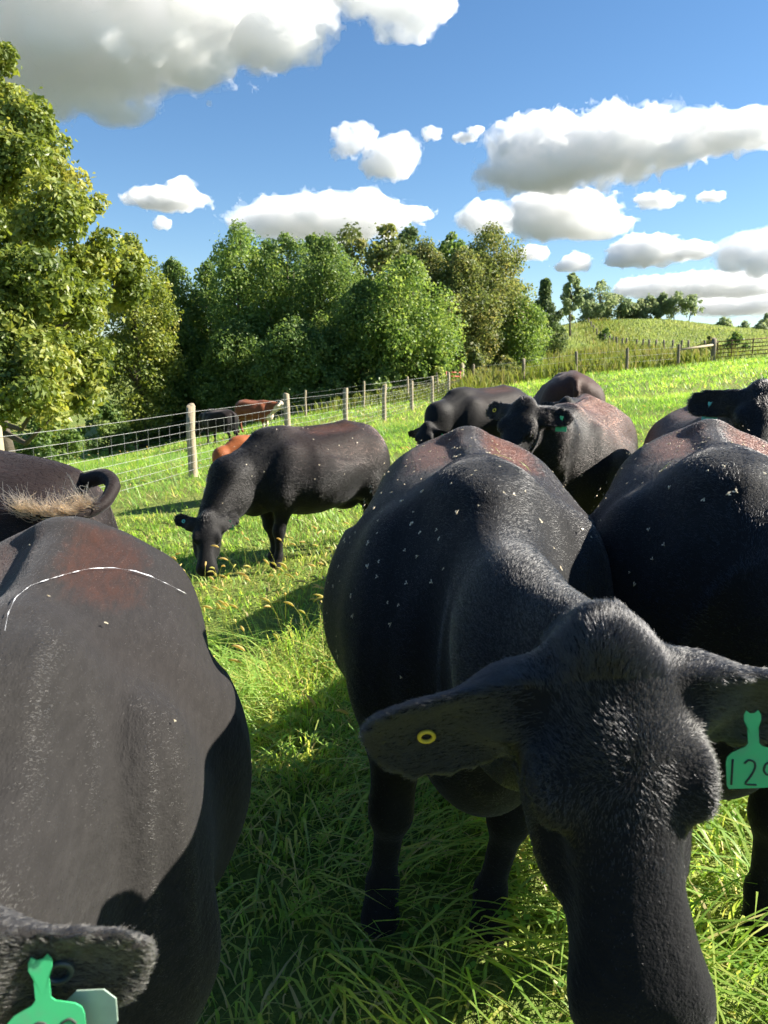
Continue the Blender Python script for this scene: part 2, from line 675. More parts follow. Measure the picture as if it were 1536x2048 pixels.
def rough_strip():
    """tall dry weeds along the far fence lines"""
    xs, ys = [], []
    def along(p0, p1, n, sd):
        t = RNG.random(n)
        xs.append(p0[0] + (p1[0] - p0[0]) * t + RNG.normal(0, sd, n))
        ys.append(p0[1] + (p1[1] - p0[1]) * t + RNG.normal(0, sd, n))
    along((6, 46), (20, 53), 5200, 1.0)
    along((8, 50), (24, 62), 5200, 3.0)
    along((14, 60), (30, 92), 4200, 2.0)
    along((29, 96), (42, 158), 2500, 2.0)
    along((2, 39), (6, 47), 1500, 1.0)
    along((-3, 38), (2, 40), 600, .6)
    x, y = np.concatenate(xs), np.concatenate(ys)
    k = len(x)
    pt = patch(x, y, 3.0, 41)
    h = (.35 + .75 * RNG.random(k) ** 2) * (.5 + pt)
    tint = np.clip(pt * .55 - .15 + RNG.normal(0, .2, k), 0, 1)
    V, Fs, tn = blades(x, y, h, .03 + .0006 * y + .03 * RNG.random(k), .1 + .5 * RNG.random(k), RNG.random(k) * 6.28, tint,
                       [(0, .5), (.6, 1.0), (1, 0)])
    ob = mesh('dry_weeds', V, Fs, m_weed, attrs={'tint': tn})
    tag(ob, 'tall brownish dry weeds along the far fence lines', 'weeds', kind='stuff')
    # pale grass of the far hill
    n = 60000
    y = 52 + (168 - 52) * RNG.random(n)
    x = y * (.16 + .42 * RNG.random(n))
    pt = patch(x, y, 9.0, 43)
    k = len(x)
    tint = np.clip(.30 + .38 * (pt - .3) + RNG.normal(0, .13, k), 0, 1)
    V, Fs, tn = blades(x, y, .22 + .35 * RNG.random(k) * (.6 + pt), .07 + .0010 * y, .2 + .5 * RNG.random(k), RNG.random(k) * 6.28, tint, [(0, 1.0), (1, 0)])
    m_hill = leaf_mat('hill_grass_blade', [(0, (.16, .23, .07)), (.5, (.26, .31, .11)), (1, (.38, .36, .17))], trans=.4, rough=.6, spec=.2)
    ob = mesh('hill_grass', V, Fs, m_hill, attrs={'tint': tn})
    tag(ob, 'pale yellowish grass covering the far hill', 'grass', kind='stuff')


rough_strip()


# ------------------------------------------------------------------ trees
m_bark = simple_mat('bark', (.10, .085, .065), .9, .15, .4, 14, .8, .03)
FOL = {
    'mid': leaf_mat('leaves_mid_green', [(0, (0.062, 0.113, 0.036)), (.5, (0.130, 0.208, 0.058)), (1, (0.227, 0.285, 0.092))], .45, .45, .3),
    'bright': leaf_mat('leaves_bright_green', [(0, (0.091, 0.155, 0.043)), (.5, (0.176, 0.267, 0.069)), (1, (0.286, 0.344, 0.105))], .48, .45, .3),
    'olive': leaf_mat('leaves_olive', [(0, (0.085, 0.119, 0.041)), (.5, (0.169, 0.208, 0.066)), (1, (0.299, 0.274, 0.100))], .45, .5, .3),
    'oak': leaf_mat('leaves_oak', [(0, (.085, .125, .030)), (.5, (.190, .240, .050)), (1, (.340, .350, .095))], .42, .42, .35),
    'cedar': leaf_mat('leaves_cedar', [(0, (0.058, 0.100, 0.041)), (.5, (0.104, 0.156, 0.057)), (1, (0.163, 0.200, 0.074))], .35, .6, .25),
    'far': leaf_mat('leaves_far_hazed', [(0, (0.139, 0.195, 0.109)), (.5, (0.220, 0.281, 0.141)), (1, (0.309, 0.344, 0.179))], .5, .5, .3),  # distance haze put into the leaf colours: paler and bluer
}
PROF = [(0, .62), (.12, .88), (.3, 1.0), (.55, .98), (.75, .84), (.88, .60), (.95, .40), (1, .15)]
PROF_SHRUB = [(0, .8), (.3, 1.0), (.6, .85), (.85, .5), (1, .1)]
PROF_CONE = [(0, .75), (.15, 1.0), (.4, .85), (.7, .5), (.9, .2), (1, .02)]


def tree(name, label, px, ytop, Y, half, fol, n, leaf, prof=PROF, cb=.06, cat='tree', group=None, clumps=70, shoots=.3, seed=0, trunk=True, zbase=None,
         stretch=1.0, tintoff=0.0, rmax=1.7, lobe=1.0, lobes=None):
    rg = np.random.default_rng(1000 + seed)
    top = at(px, ytop, Y)
    x0, y0 = top[0], Y
    zb = tz(x0, y0) if zbase is None else zbase
    H = top[2] - zb
    Rr = half / F * Y
    z0 = zb + cb * H
    e = empty(name, (x0, y0, zb))
    tag(e, label, cat, group)
    pt, pw = zip(*prof)
    # clump centres
    m = clumps
    t = rg.random(m) ** .85
    wv = np.interp(t, pt, pw) * Rr
    rb = np.minimum(Rr * (.13 + .17 * rg.random(m)) * (.6 + .4 * wv / Rr), rmax)
    a = rg.random(m) * 6.283
    lob = 1 + lobe * (.14 * np.sin(2 * a + seed) + .12 * np.sin(3 * a + 2.1 * seed + t * 9) + .10 * np.sin(17 * t + seed))
    lob = np.minimum(lob, 1.05)
    rad = np.maximum(wv * lob - rb, 0) * rg.random(m) ** .35
    C = np.stack([rad * np.cos(a), rad * np.sin(a), (z0 - zb) + t * (H - cb * H) - rb * .8 * (t > .5)], -1)
    C[:, 2] = np.clip(C[:, 2], cb * H * .6 + .02 * H, H - rb * .7)
    # crown tip reaches the height seen
    C[0] = (0, 0, H - rb[0] * .9)
    sz = np.where(rg.random(m) < shoots, 1.4, .9) * stretch
    if lobes:
        C, rb = [], []
        for (lx, ly, lr, dY) in lobes:
            c = at(lx, ly, Y + dY) - np.array([x0, y0, zb])
            r_ = lr / F * (Y + dY)
            for j in range(9):
                v_ = unit(rg.normal(0, 1, 3)) * r_ * rg.uniform(.25, .72)
                C.append(c + v_ * np.array([1, 1, .85]))
                rb.append(r_ * rg.uniform(.30, .46))
        C, rb = np.array(C), np.array(rb)
        m = len(C)
        sz = np.full(m, .9)
    # leaves on and in the clumps
    wgt = rb ** 2
    ci = rg.choice(m, n, p=wgt / wgt.sum())
    d = unit(rg.normal(0, 1, (n, 3)) + np.array([0, 0, .25]))
    rr = rb[ci] * (.45 + .62 * rg.random(n) ** .45)
    Pp = C[ci] + d * rr[:, None] * np.stack([np.ones(n), np.ones(n), sz[ci]], -1)
    stray = rg.random(n) < .12
    Pp += stray[:, None] * rg.normal(0, .3, (n, 3)) * rb[ci][:, None]
    Pp[:, 2] = np.maximum(Pp[:, 2], .05)
    nn = unit(d * .75 + rg.normal(0, .55, (n, 3)) + np.array([0, 0, .35]))
    dd = unit(np.cross(nn, rg.normal(0, 1, (n, 3))) + np.array([0, 0, -.25]))
    nn = unit(np.cross(dd, np.cross(nn, dd)))
    L = leaf * (.65 + .7 * rg.random(n))
    V, Q = leaf_quads(Pp, dd, nn, L, L * (.5 + .2 * rg.random(n)))
    ct = rg.normal(0, .20, m)
    tint = np.clip(.48 + tintoff + ct[ci] + rg.normal(0, .16, n), 0, 1)
    mesh('crown', V, Q, FOL[fol], e, smooth=False, attrs={'tint': np.repeat(tint, 4)})
    if trunk:
        mb = MB()
        th = H * .72
        zz = np.linspace(-.2, th, 7)
        r0 = max(.05, H * .016)
        ctr = np.stack([np.cumsum(rg.normal(0, .012 * H, 7)), np.cumsum(rg.normal(0, .012 * H, 7)), zz], -1)
        ctr -= ctr[0] * np.array([1, 1, 0])
        mb.tube(ctr, r0 * np.array([1.5, 1.05, .95, .8, .65, .45, .25]), 8)
        tr = mb.build('trunk', m_bark, e)
        for j in rg.choice(m, min(12, m), replace=False):
            s = np.clip(C[j, 2] / th * .6, .12, .9)
            i0 = s * 6
            p0 = ctr[int(i0)] + (ctr[min(6, int(i0) + 1)] - ctr[int(i0)]) * (i0 % 1)
            mid = (p0 + C[j]) / 2 + np.array([0, 0, -.08 * np.linalg.norm(C[j] - p0)])
            lb = MB()
            lb.tube(np.stack([p0, mid, C[j]]), r0 * np.array([.5, .32, .1]), 5)
            lb.build('limb', m_bark, tr)
    return e


# the big oak at the left edge
OAK_PROF = []
_ctr = -70
for (yy, ww) in [(880, 250), (800, 312), (700, 318), (620, 372), (550, 398), (480, 368), (420, 285), (340, 276), (250, 205), (170, 128), (60, 86), (-40, 30)]:
    OAK_PROF.append(((880 - yy) / 920.0, ww / 398.0))
OAK_LOBES = [(-10, 120, 50, 0), (-40, 220, 95, 1), (60, 235, 68, -1), (20, 330, 95, -2), (120, 345, 84, 0), (-60, 380, 120, -2), (90, 440, 95, -3), (170, 420, 45, 1),
             (180, 515, 72, -1), (255, 530, 66, 0), (50, 560, 110, -4), (-60, 560, 130, -4), (150, 610, 80, -3), (250, 600, 56, 1), (-20, 690, 120, -5), (90, 705, 95, -5),
             (175, 730, 68, -4), (170, 800, 62, -4), (70, 800, 90, -6), (-50, 800, 110, -6), (120, 545, 90, 3), (0, 450, 120, 4), (30, 650, 120, 4), (-150, 300, 150, 0),
             (-200, 550, 170, 0), (-180, 750, 150, -2), (85, 668, 75, 5), (160, 690, 60, 4)]
tree('oak_tree', 'huge leafy oak filling the upper edge beside the fence, its leaves sunlit yellow green', _ctr, -40, 27, 398, 'oak', 108000, .195, OAK_PROF, .06,
     clumps=130, shoots=.1, seed=3, lobes=OAK_LOBES, zbase=tz(-10.5, 27))

GW = 'trees of the wood behind the fence'
front = [  # px, top, distance, half width px, foliage, label
    (262, 470, 44, 70, 'oak', 'olive oak at the wood edge just behind the huge oak'),
    (345, 520, 50, 62, 'mid', 'rounded green tree in the dip of the wood skyline'),
    (415, 522, 52, 50, 'mid', 'narrow dark tree left of the tallest green crown'),
    (475, 447, 49, 78, 'bright', 'tall upright fresh green tree, highest at the end of the wood near the dip'),
    (572, 468, 49, 72, 'mid', 'green tree with upright shoots beside the tallest crown'),
    (655, 478, 47, 74, 'mid', 'broad blue green tree in the middle of the wood'),
    (812, 512, 44, 88, 'bright', 'broad bright green tree bulging forward towards the fence corner'),
    (725, 560, 44, 66, 'mid', 'dark shaded tree just behind the far wire fence'),
    (850, 482, 53, 74, 'olive', 'yellowing tree crown above the broad bright green tree'),
    (925, 500, 52, 64, 'olive', 'dark olive tree with bare inner branches behind the red gate'),
    (985, 452, 55, 74, 'olive', 'tall feathery tree with spiky top at the open end of the wood'),
    (1045, 592, 54, 52, 'bright', 'small bright green tree at the foot of the feathery tree'),
    (590, 640, 43, 70, 'mid', 'low dark tree behind the red cow'),
    (470, 640, 45, 62, 'mid', 'low shaded tree behind the far black cow'),
    (360, 640, 47, 62, 'mid', 'low shaded tree at the foot of the dip in the wood'),
]
for i, (px, yt, Y, hf, fo, lb) in enumerate(front):
    tree('wood_tree', lb, px, yt, Y, hf * 1.42, fo, 24000 if hf > 55 else 15000, .185, seed=20 + i, clumps=190, group=GW, lobe=1.6, cb=.03, shoots=.45 if fo != 'oak' else .2)
back = [(300, 560, 66, 90), (440, 500, 68, 80), (540, 478, 66, 85), (625, 470, 64, 70), (700, 462, 66, 80), (775, 446, 64, 80), (820, 456, 68, 70),
        (905, 468, 68, 70), (960, 500, 66, 60), (1030, 560, 70, 50)]
back_lb = ['hazy tree behind the dip in the wood', 'back row tree behind the tallest green crown', 'back row tree showing between upright green crowns',
           'back row tree top above the blue green tree', 'olive back row tree left of the wood summit', 'rounded olive tree top forming the summit of the wood',
           'dark rounded tree top just right of the wood summit', 'thin topped back row tree beside the feathery tree', 'back row tree filling behind the feathery tree',
           'back row tree at the open end of the wood']
for i, (px, yt, Y, hf) in enumerate(back):
    tree('wood_tree', back_lb[i], px, yt, Y, hf * 1.25, ['cedar', 'mid', 'mid', 'mid', 'olive', 'olive', 'cedar', 'mid', 'mid', 'mid'][i], 6500, .36, seed=60 + i, clumps=50, group=GW, cb=.02)
tree('cedar_tree', 'dark cedar standing alone beyond the end of the wood', 1092, 556, 74, 58, 'cedar', 15000, .24, PROF_CONE, .03, clumps=80, seed=80, stretch=.8)
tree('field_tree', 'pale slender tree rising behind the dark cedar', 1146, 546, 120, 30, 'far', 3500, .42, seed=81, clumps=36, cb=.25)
HT = 'trees along the hill crest'
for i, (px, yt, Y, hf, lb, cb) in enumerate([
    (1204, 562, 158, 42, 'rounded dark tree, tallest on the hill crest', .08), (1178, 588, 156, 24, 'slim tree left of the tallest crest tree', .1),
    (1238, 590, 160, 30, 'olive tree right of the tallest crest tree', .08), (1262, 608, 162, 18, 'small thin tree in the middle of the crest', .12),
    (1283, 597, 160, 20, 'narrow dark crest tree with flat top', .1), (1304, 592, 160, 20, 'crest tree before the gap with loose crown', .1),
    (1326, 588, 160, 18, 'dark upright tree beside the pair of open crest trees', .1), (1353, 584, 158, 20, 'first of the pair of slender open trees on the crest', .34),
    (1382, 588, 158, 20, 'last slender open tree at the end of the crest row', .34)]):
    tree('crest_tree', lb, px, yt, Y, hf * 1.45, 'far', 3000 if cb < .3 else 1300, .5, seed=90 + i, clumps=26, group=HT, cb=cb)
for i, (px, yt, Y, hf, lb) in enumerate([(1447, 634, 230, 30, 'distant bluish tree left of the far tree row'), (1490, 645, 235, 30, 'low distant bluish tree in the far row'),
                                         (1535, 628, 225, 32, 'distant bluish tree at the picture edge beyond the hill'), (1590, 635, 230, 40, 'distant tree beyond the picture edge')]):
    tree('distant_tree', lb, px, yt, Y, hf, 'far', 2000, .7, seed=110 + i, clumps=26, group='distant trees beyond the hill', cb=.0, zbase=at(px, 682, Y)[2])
for i, (px, yt, Y, hf, fo, n, lb) in enumerate([
    (1214, 655, 112, 20, 'bright', 1800, 'lone green bush on the fence line up the hill'),
    (1420, 672, 70, 30, 'olive', 1800, 'brownish bush behind the gate post'),
    (1472, 664, 68, 34, 'mid', 1300, 'sparse green sapling behind the metal gate')]):
    tree('bush', lb, px, yt, Y, hf, fo, n, .22, PROF_SHRUB, .05, 'bush', seed=120 + i, clumps=22)
for i, (px, yt, Y, hf, fo, lb) in enumerate([
    (950, 700, 47, 46, 'olive', 'brownish scrub below the dark olive tree near the red gate'), (1010, 712, 50, 42, 'olive', 'scrub under the feathery tree by the field posts'),
    (872, 690, 43, 46, 'bright', 'bright shrub at the fence corner beneath the bulging tree'), (770, 735, 42, 55, 'mid', 'leafy shrub behind the leaning fence post'),
    (660, 750, 42, 55, 'mid', 'shaded shrub at the wood foot beside the red cow'), (540, 760, 44, 60, 'mid', 'shaded shrub behind the red and black cows'),
    (420, 775, 46, 60, 'mid', 'shaded shrub at the wood foot behind the near fence post'), (310, 790, 47, 60, 'mid', 'shaded shrub beyond the short wire fence posts'),
    (210, 800, 42, 70, 'mid', 'shaded shrub under the edge of the huge oak'), (80, 815, 38, 90, 'mid', 'dark shrub below the huge oak')]):
    tree('shrub', lb, px, yt, Y, hf, fo, 5200, .20, PROF_SHRUB, .02, 'shrub', 'shrubs along the foot of the wood', clumps=40, seed=130 + i)

# ------------------------------------------------------------------ fences
m_post = simple_mat('weathered_post', (.31, .26, .18), .85, .2, .45, 9, .6, .02)
m_post_grey = simple_mat('grey_post', (.20, .17, .13), .9, .15, .45, 9, .6, .02)
m_wire = simple_mat('galvanised_wire', (.34, .34, .33), .4, .6, .15, 30, .0)
m_redpaint = simple_mat('red_gate_paint', (.42, .07, .04), .5, .4, .3, 12, .1)
m_rust = simple_mat('rusty_gate_pipe', (.17, .09, .055), .8, .3, .5, 14, .3)
m_plank = simple_mat('pale_plank', (.55, .42, .22), .8, .2, .3, 10, .3)


def post_mesh(r, h, seed, mat):
    rg = np.random.default_rng(seed)
    mb = MB()
    zs = np.array([-.35, 0, h * .3, h * .65, h - .015, h])
    c = np.c_[rg.normal(0, .006, 6), rg.normal(0, .006, 6), zs]
    mb.tube(c, r * np.array([1.05, 1.04, 1.0, .97, .95, .86]) * (1 + rg.normal(0, .02, 6)), 12)
    return mb


POSTS = {}


def add_post(parent, loc, r, h, mat, kind, lean=(0, 0)):
    key = (r, h, mat.name, kind)
    if key not in POSTS:
        o_ = post_mesh(r, h, kind, mat).build('post', mat, link=False)
        POSTS[key] = o_.data
        ob = o_
    else:
        ob = bpy.data.objects.new('post', POSTS[key])
    COL.objects.link(ob)
    ob.parent = parent
    ob.location = loc
    ob.rotation_euler = (lean[0], lean[1], random.random() * 6)
    return ob


def wire_run(parent, pts, heights, r, stay=None, stay_r=.003, sag=.015):
    pts = np.asarray(pts)
    for hgt in heights:
        P = []
        for i in range(len(pts) - 1):
            for s in np.linspace(0, 1, 6)[:-1]:
                q = pts[i] * (1 - s) + pts[i + 1] * s
                P.append(q + np.array([0, 0, hgt - sag * 4 * s * (1 - s)]))
        P.append(pts[-1] + np.array([0, 0, hgt]))
        MB().tube(np.array(P), r, 4).build('wire', m_wire, parent)
    if stay:
        mb = MB()
        z0, z1 = min(heights), sorted(heights)[-2]
        for i in range(len(pts) - 1):
            Ld = np.linalg.norm(pts[i + 1] - pts[i])
            for s in np.arange(.5, Ld / stay) * stay / Ld:
                q = pts[i] * (1 - s) + pts[i + 1] * s
                mb.tube(np.array([q + [0, 0, z0], q + [0, 0, z1]]), stay_r, 3, False)
        tag(mb.build('wire_stays', m_wire, parent), kind='stuff')


def pt_on(x, y):
    return np.array([x, y, tz(x, y)])


fe = empty('wire_fence', pt_on(0, 27))
tag(fe, 'woven wire fence on round pale posts running from the picture edge to the red gate', 'fence')
off = np.array(fe.location)
fpts = [pt_on(-5.62 + 1.124 * (t + 1), 4.53 * (t + 1.98)) for t in range(-1, 8)]
fpts = [p - off for p in fpts]
for i, p in enumerate(fpts):
    add_post(fe, p, .078, 1.27, m_post, i % 3, (random.uniform(-.02, .02), random.uniform(-.02, .02)))
wire_run(fe, [p + np.array([.07, -.02, 0]) for p in fpts], [1.16, .98, .84, .70, .56, .42, .29, .16], .0028, stay=.33, stay_r=.0020)

fe2 = empty('wire_fence', pt_on(-3.7, 37))
tag(fe2, 'second wire fence on thin pale leaning posts along the foot of the wood', 'fence')
off = np.array(fe2.location)
p2 = [(-26, 50), (-19.6, 48), (-14.2, 44), (-7.3, 40.5), (-3.75, 37), (-1.0, 37.5), (1.2, 39.5), (2.9, 41.8)]
p2 = [pt_on(*p) - off for p in p2]
for i, p in enumerate(p2):
    add_post(fe2, p, .06, 1.25, m_post, 3 + i % 2, (random.uniform(-.06, .06), random.uniform(-.1, .06)))
wire_run(fe2, p2, [1.1, .8, .5, .25], .005)

# corner by the red gate
gc = empty('corner_post', pt_on(4.45, 45))
tag(gc, 'stout pale corner post right of the small red gate', 'post')
mbp = post_mesh(.16, 1.45, 9, m_post)
mbp.build('post', m_post, gc)
gx = empty('red_gate', pt_on(3.85, 43.2))
tag(gx, 'small red tube gate beside the stout corner post', 'gate')
for hgt in (.25, .47, .69, .91, 1.13):
    MB().tube(np.array([[-.42, 0, hgt], [.42, .5, hgt]]), .035, 6).build('rail', m_redpaint, gx)
for xx in (-.42, .42):
    MB().tube(np.array([[xx, .25 + xx * .595, .18], [xx, .25 + xx * .595, 1.2]]), .04, 6).build('upright', m_redpaint, gx)
pk = MB()
pk.prism([(-.55, -.06), (.55, -.06), (.55, .06), (-.55, .06)], .05, Matrix.Translation(at(899, 766, 41.5)) @ Matrix.Rotation(R(90), 4, 'X') @ Matrix.Rotation(R(14), 4, 'Z'))
tag(pk.build('brace_plank', m_plank, smooth=False), 'pale wooden brace plank sloping beside the red gate', 'plank')

# field posts on the slope
fe3 = empty('post_and_wire_fence', pt_on(11, 46))
tag(fe3, 'line of grey field posts with thin wires below the hill', 'fence')
off = np.array(fe3.location)
p3 = []
for (px, Y) in [(945, 46), (1047, 46), (1152, 47), (1253, 47.5), (1355, 49)]:
    q = at(px, 740, Y)
    p3.append(pt_on(q[0], Y) - off)
for i, p in enumerate(p3):
    add_post(fe3, p, .095, 1.34, m_post_grey, 5 + i % 2, (random.uniform(-.03, .03), random.uniform(-.04, .04)))
wire_run(fe3, p3, [1.2, .85, .5], .006)
q = at(1427, 700, 52)
gp_ = pt_on(q[0], 52)
gpost = empty('gate_post', gp_)
tag(gpost, 'stout grey gate post with a rail running to the last field post', 'post')
post_mesh(.16, 1.5, 11, m_post_grey).build('post', m_post_grey, gpost)
a0, a1 = p3[-1] + off, gp_
MB().tube(np.array([a0 + [0, 0, 1.02] - gp_, [0, 0, 1.1]]), .075, 8).build('rail', m_post, gpost)
gt = empty('farm_gate', gp_ + np.array([.25, 0, 0]))
tag(gt, 'rusty brown tube farm gate hung beside the stout gate post', 'gate')
gd = unit(np.array([5.0, .6, tz(gp_[0] + 5, 52.6) - gp_[2]]))
for hgt in (.3, .55, .8, 1.05, 1.3):
    MB().tube(np.array([[0, 0, hgt], gd * 5 + [0, 0, hgt]]), .034, 6).build('rail', m_rust, gt)
for s in (0, 1.0, 2.5, 4.0, 5.0):
    MB().tube(np.array([gd * s + [0, 0, .25], gd * s + [0, 0, 1.36]]), .034, 6).build('upright', m_rust, gt)
pe = pt_on(*(gp_ + gd * 5.4 + [.25, 0, 0])[:2])
ge = empty('gate_post', pe)
tag(ge, 'gate post at the latch end of the rusty farm gate, at the picture edge', 'post')
post_mesh(.15, 1.45, 12, m_post_grey).build('post', m_post_grey, ge)

fe4 = empty('hill_fence', pt_on(31, 92))
tag(fe4, 'row of dark old posts crossing below the hill and climbing its side', 'fence')
off = np.array(fe4.location)
hp = []
for (px, Y) in [(1410, 80), (1376, 81), (1362, 82), (1344, 84), (1328, 85), (1311, 87), (1297, 89), (1284, 91), (1272, 93), (1251, 97), (1243, 99), (1233, 101), (1225, 103), (1217, 106),
                (1208, 111), (1200, 116), (1193, 122), (1186, 129), (1180, 137), (1175, 146), (1171, 156)]:
    q = at(px, 700, Y)
    hp.append(pt_on(q[0], Y) - off)
for i, p in enumerate(hp):
    add_post(fe4, p, .12, 1.3, m_post_grey, 7 + i % 2, (random.uniform(-.06, .06), random.uniform(-.08, .08)))
wire_run(fe4, hp, [1.1, .7], .008)


# ------------------------------------------------------------------ cattle
class Field:
    """a grown body: rounded volumes melted into one surface"""

    def __init__(self, lo, hi, h):
        self.ax = [np.arange(lo[i], hi[i] + h, h, dtype=np.float32) for i in range(3)]
        self.h = h
        self.F = np.full([len(a) for a in self.ax], 0.6, np.float32)

    def sl(self, lo, hi):
        s = []
        for i in range(3):
            a = self.ax[i]
            i0 = int(np.clip(np.searchsorted(a, lo[i]) - 1, 0, len(a)))
            i1 = int(np.clip(np.searchsorted(a, hi[i]) + 1, 0, len(a)))
            s.append(slice(i0, i1))
        return tuple(s)

    def grid(self, s):
        return self.ax[0][s[0]][:, None, None], self.ax[1][s[1]][None, :, None], self.ax[2][s[2]][None, None, :]

    def add(self, fn, lo, hi, k=.05, m=None):
        m = k + .06 if m is None else m
        s = self.sl(np.array(lo) - m, np.array(hi) + m)
        if min(x.stop - x.start for x in s) < 1:
            return
        d = fn(*self.grid(s))
        a = self.F[s]
        h = np.clip(.5 + .5 * (a - d) / k, 0, 1)
        self.F[s] = a * (1 - h) + d * h - k * h * (1 - h)

    def cut(self, fn, lo, hi, k=.03):
        m = k + .06
        s = self.sl(np.array(lo) - m, np.array(hi) + m)
        if min(x.stop - x.start for x in s) < 1:
            return
        d = -fn(*self.grid(s))
        a = self.F[s]
        h = np.clip(.5 - .5 * (a - d) / k, 0, 1)
        self.F[s] = a * (1 - h) + d * h + k * h * (1 - h)

    def ell(self, c, r, k=.05, cut=False, rot=None):
        c, r = np.array(c, float), np.array(r, float)
        Rm = np.eye(3) if rot is None else np.array(rot, float)   # columns = axes

        def fn(X, Y, Z):
            dx, dy, dz = X - c[0], Y - c[1], Z - c[2]
            q = 0
            g = 0
            for i in range(3):
                t = (dx * Rm[0, i] + dy * Rm[1, i] + dz * Rm[2, i])
                q = q + (t / r[i]) ** 2
                g = g + (t / r[i] ** 2) ** 2
            k0 = np.sqrt(q)
            return k0 * (k0 - 1) / (np.sqrt(g) + 1e-6)
        mr = r.max()
        (self.cut if cut else self.add)(fn, c - mr, c + mr, k)

    def cone(self, p0, p1, r0, r1, k=.05, sy=1.0):
        p0, p1 = np.array(p0, float), np.array(p1, float)
        S = np.array([1, sy, 1])
        a0, d = p0 / S, (p1 - p0) / S
        L2 = (d * d).sum()

        def fn(X, Y, Z):
            dx, dy, dz = X - a0[0], Y / sy - a0[1], Z - a0[2]
            t = np.clip((dx * d[0] + dy * d[1] + dz * d[2]) / L2, 0, 1)
            return np.sqrt((dx - t * d[0]) ** 2 + (dy - t * d[1]) ** 2 + (dz - t * d[2]) ** 2) - (r0 + (r1 - r0) * t)
        mr = max(r0, r1)
        self.add(fn, np.minimum(p0, p1) - mr, np.maximum(p0, p1) + mr, k)

    def loft(self, O, a, f, l, ts, wd, fr, bk, k=.04, n=2.4, cup=0.0):
        O, a, f, l = [np.array(v, float) for v in (O, a, f, l)]
        ts, wd, fr, bk = [np.array(v, float) for v in (ts, wd, fr, bk)]
        tt = np.linspace(ts[0], ts[-1], 160)
        ker = np.hanning(15)
        ker /= ker.sum()

        def sm(v):
            y = np.interp(tt, ts, v)
            return np.convolve(np.pad(y, 7, mode='edge'), ker, 'valid')
        W_, F_, B_ = sm(wd), sm(fr), sm(bk)

        def fn(X, Y, Z):
            dx, dy, dz = X - O[0], Y - O[1], Z - O[2]
            t = dx * a[0] + dy * a[1] + dz * a[2]
            u = dx * f[0] + dy * f[1] + dz * f[2]
            v = dx * l[0] + dy * l[1] + dz * l[2]
            w = np.interp(t, tt, W_)
            hf, hb = np.interp(t, tt, F_), np.interp(t, tt, B_)
            if cup:
                u = u - cup * v * v / np.maximum(w, .01)
            c, hu = (hf + hb) / 2, np.maximum((hf - hb) / 2, .004)
            w = np.maximum(w, .004)
            q = ((np.abs(v) / w) ** n + (np.abs(u - c) / hu) ** n) ** (1 / n)
            dd = (q - 1) * np.minimum(w, hu)
            return np.maximum(dd, np.maximum(t - ts[-1], ts[0] - t))
        ends = np.array([O + a * t_ + f * x_ + l * y_ for t_ in (ts[0], ts[-1]) for x_ in (fr.max(), bk.min()) for y_ in (-wd.max(), wd.max())])
        self.add(fn, ends.min(0), ends.max(0), k)

    def surface(self):
        Fv = self.F
        S = Fv < 0
        nx, ny, nz = Fv.shape
        cnt = np.zeros((nx - 1, ny - 1, nz - 1), np.int8)
        cs = [(i, j, k) for i in (0, 1) for j in (0, 1) for k in (0, 1)]
        for (i, j, k) in cs:
            cnt += S[i:nx - 1 + i, j:ny - 1 + j, k:nz - 1 + k]
        act = np.argwhere((cnt > 0) & (cnt < 8))
        vid = np.full(cnt.shape, -1, np.int32)
        vid[act[:, 0], act[:, 1], act[:, 2]] = np.arange(len(act))
        val = {c: Fv[act[:, 0] + c[0], act[:, 1] + c[1], act[:, 2] + c[2]] for c in cs}
        acc = np.zeros((len(act), 3))
        num = np.zeros(len(act))
        for c in cs:
            for ax in range(3):
                if c[ax] == 0:
                    e = list(c)
                    e[ax] = 1
                    A, B = val[c], val[tuple(e)]
                    cr = (A < 0) != (B < 0)
                    t = np.where(cr, A / np.where(cr, A - B, 1), 0)
                    p = np.tile(np.array(c, float), (len(act), 1))
                    p[:, ax] += t
                    acc += p * cr[:, None]
                    num += cr
        pos = acc / num[:, None] + act
        V = np.stack([self.ax[i][0] + pos[:, i] * self.h for i in range(3)], -1)
        Q = []
        for ax in range(3):
            o1, o2 = [(1, 2), (2, 0), (0, 1)][ax]
            lo = [slice(0, n) for n in Fv.shape]
            hi = [slice(0, n) for n in Fv.shape]
            lo[ax] = slice(0, Fv.shape[ax] - 1)
            hi[ax] = slice(1, Fv.shape[ax])
            ch = S[tuple(lo)] != S[tuple(hi)]
            ii = np.argwhere(ch)
            ok = (ii[:, o1] > 0) & (ii[:, o2] > 0) & (ii[:, o1] < Fv.shape[o1] - 1) & (ii[:, o2] < Fv.shape[o2] - 1)
            ii = ii[ok]
            ins = S[ii[:, 0], ii[:, 1], ii[:, 2]]
            cell = []
            for (d1, d2) in ((1, 1), (0, 1), (0, 0), (1, 0)):
                c = ii.copy()
                c[:, o1] -= d1
                c[:, o2] -= d2
                cell.append(vid[c[:, 0], c[:, 1], c[:, 2]])
            q = np.stack(cell, -1)
            q[~ins] = q[~ins][:, ::-1]
            Q.append(q)
        Q = np.concatenate(Q)
        # one light smoothing pass
        for it in range(2):
            s = np.zeros_like(V)
            c = np.zeros(len(V))
            for k in range(4):
                np.add.at(s, Q[:, k], V[Q[:, (k + 1) % 4]] + V[Q[:, (k - 1) % 4]])
                np.add.at(c, Q[:, k], 2)
            V = V * .5 + .5 * s / c[:, None]
        return V.astype(np.float32), Q


def vnoise(P, s, seed):
    """cheap smooth 3-D noise from a few waves"""
    rg = np.random.default_rng(seed)
    r = 0
    for i in range(6):
        k = rg.normal(0, 1, 3) / s
        r = r + np.sin(P @ k + rg.uniform(0, 6.28))
    return r / 3.5


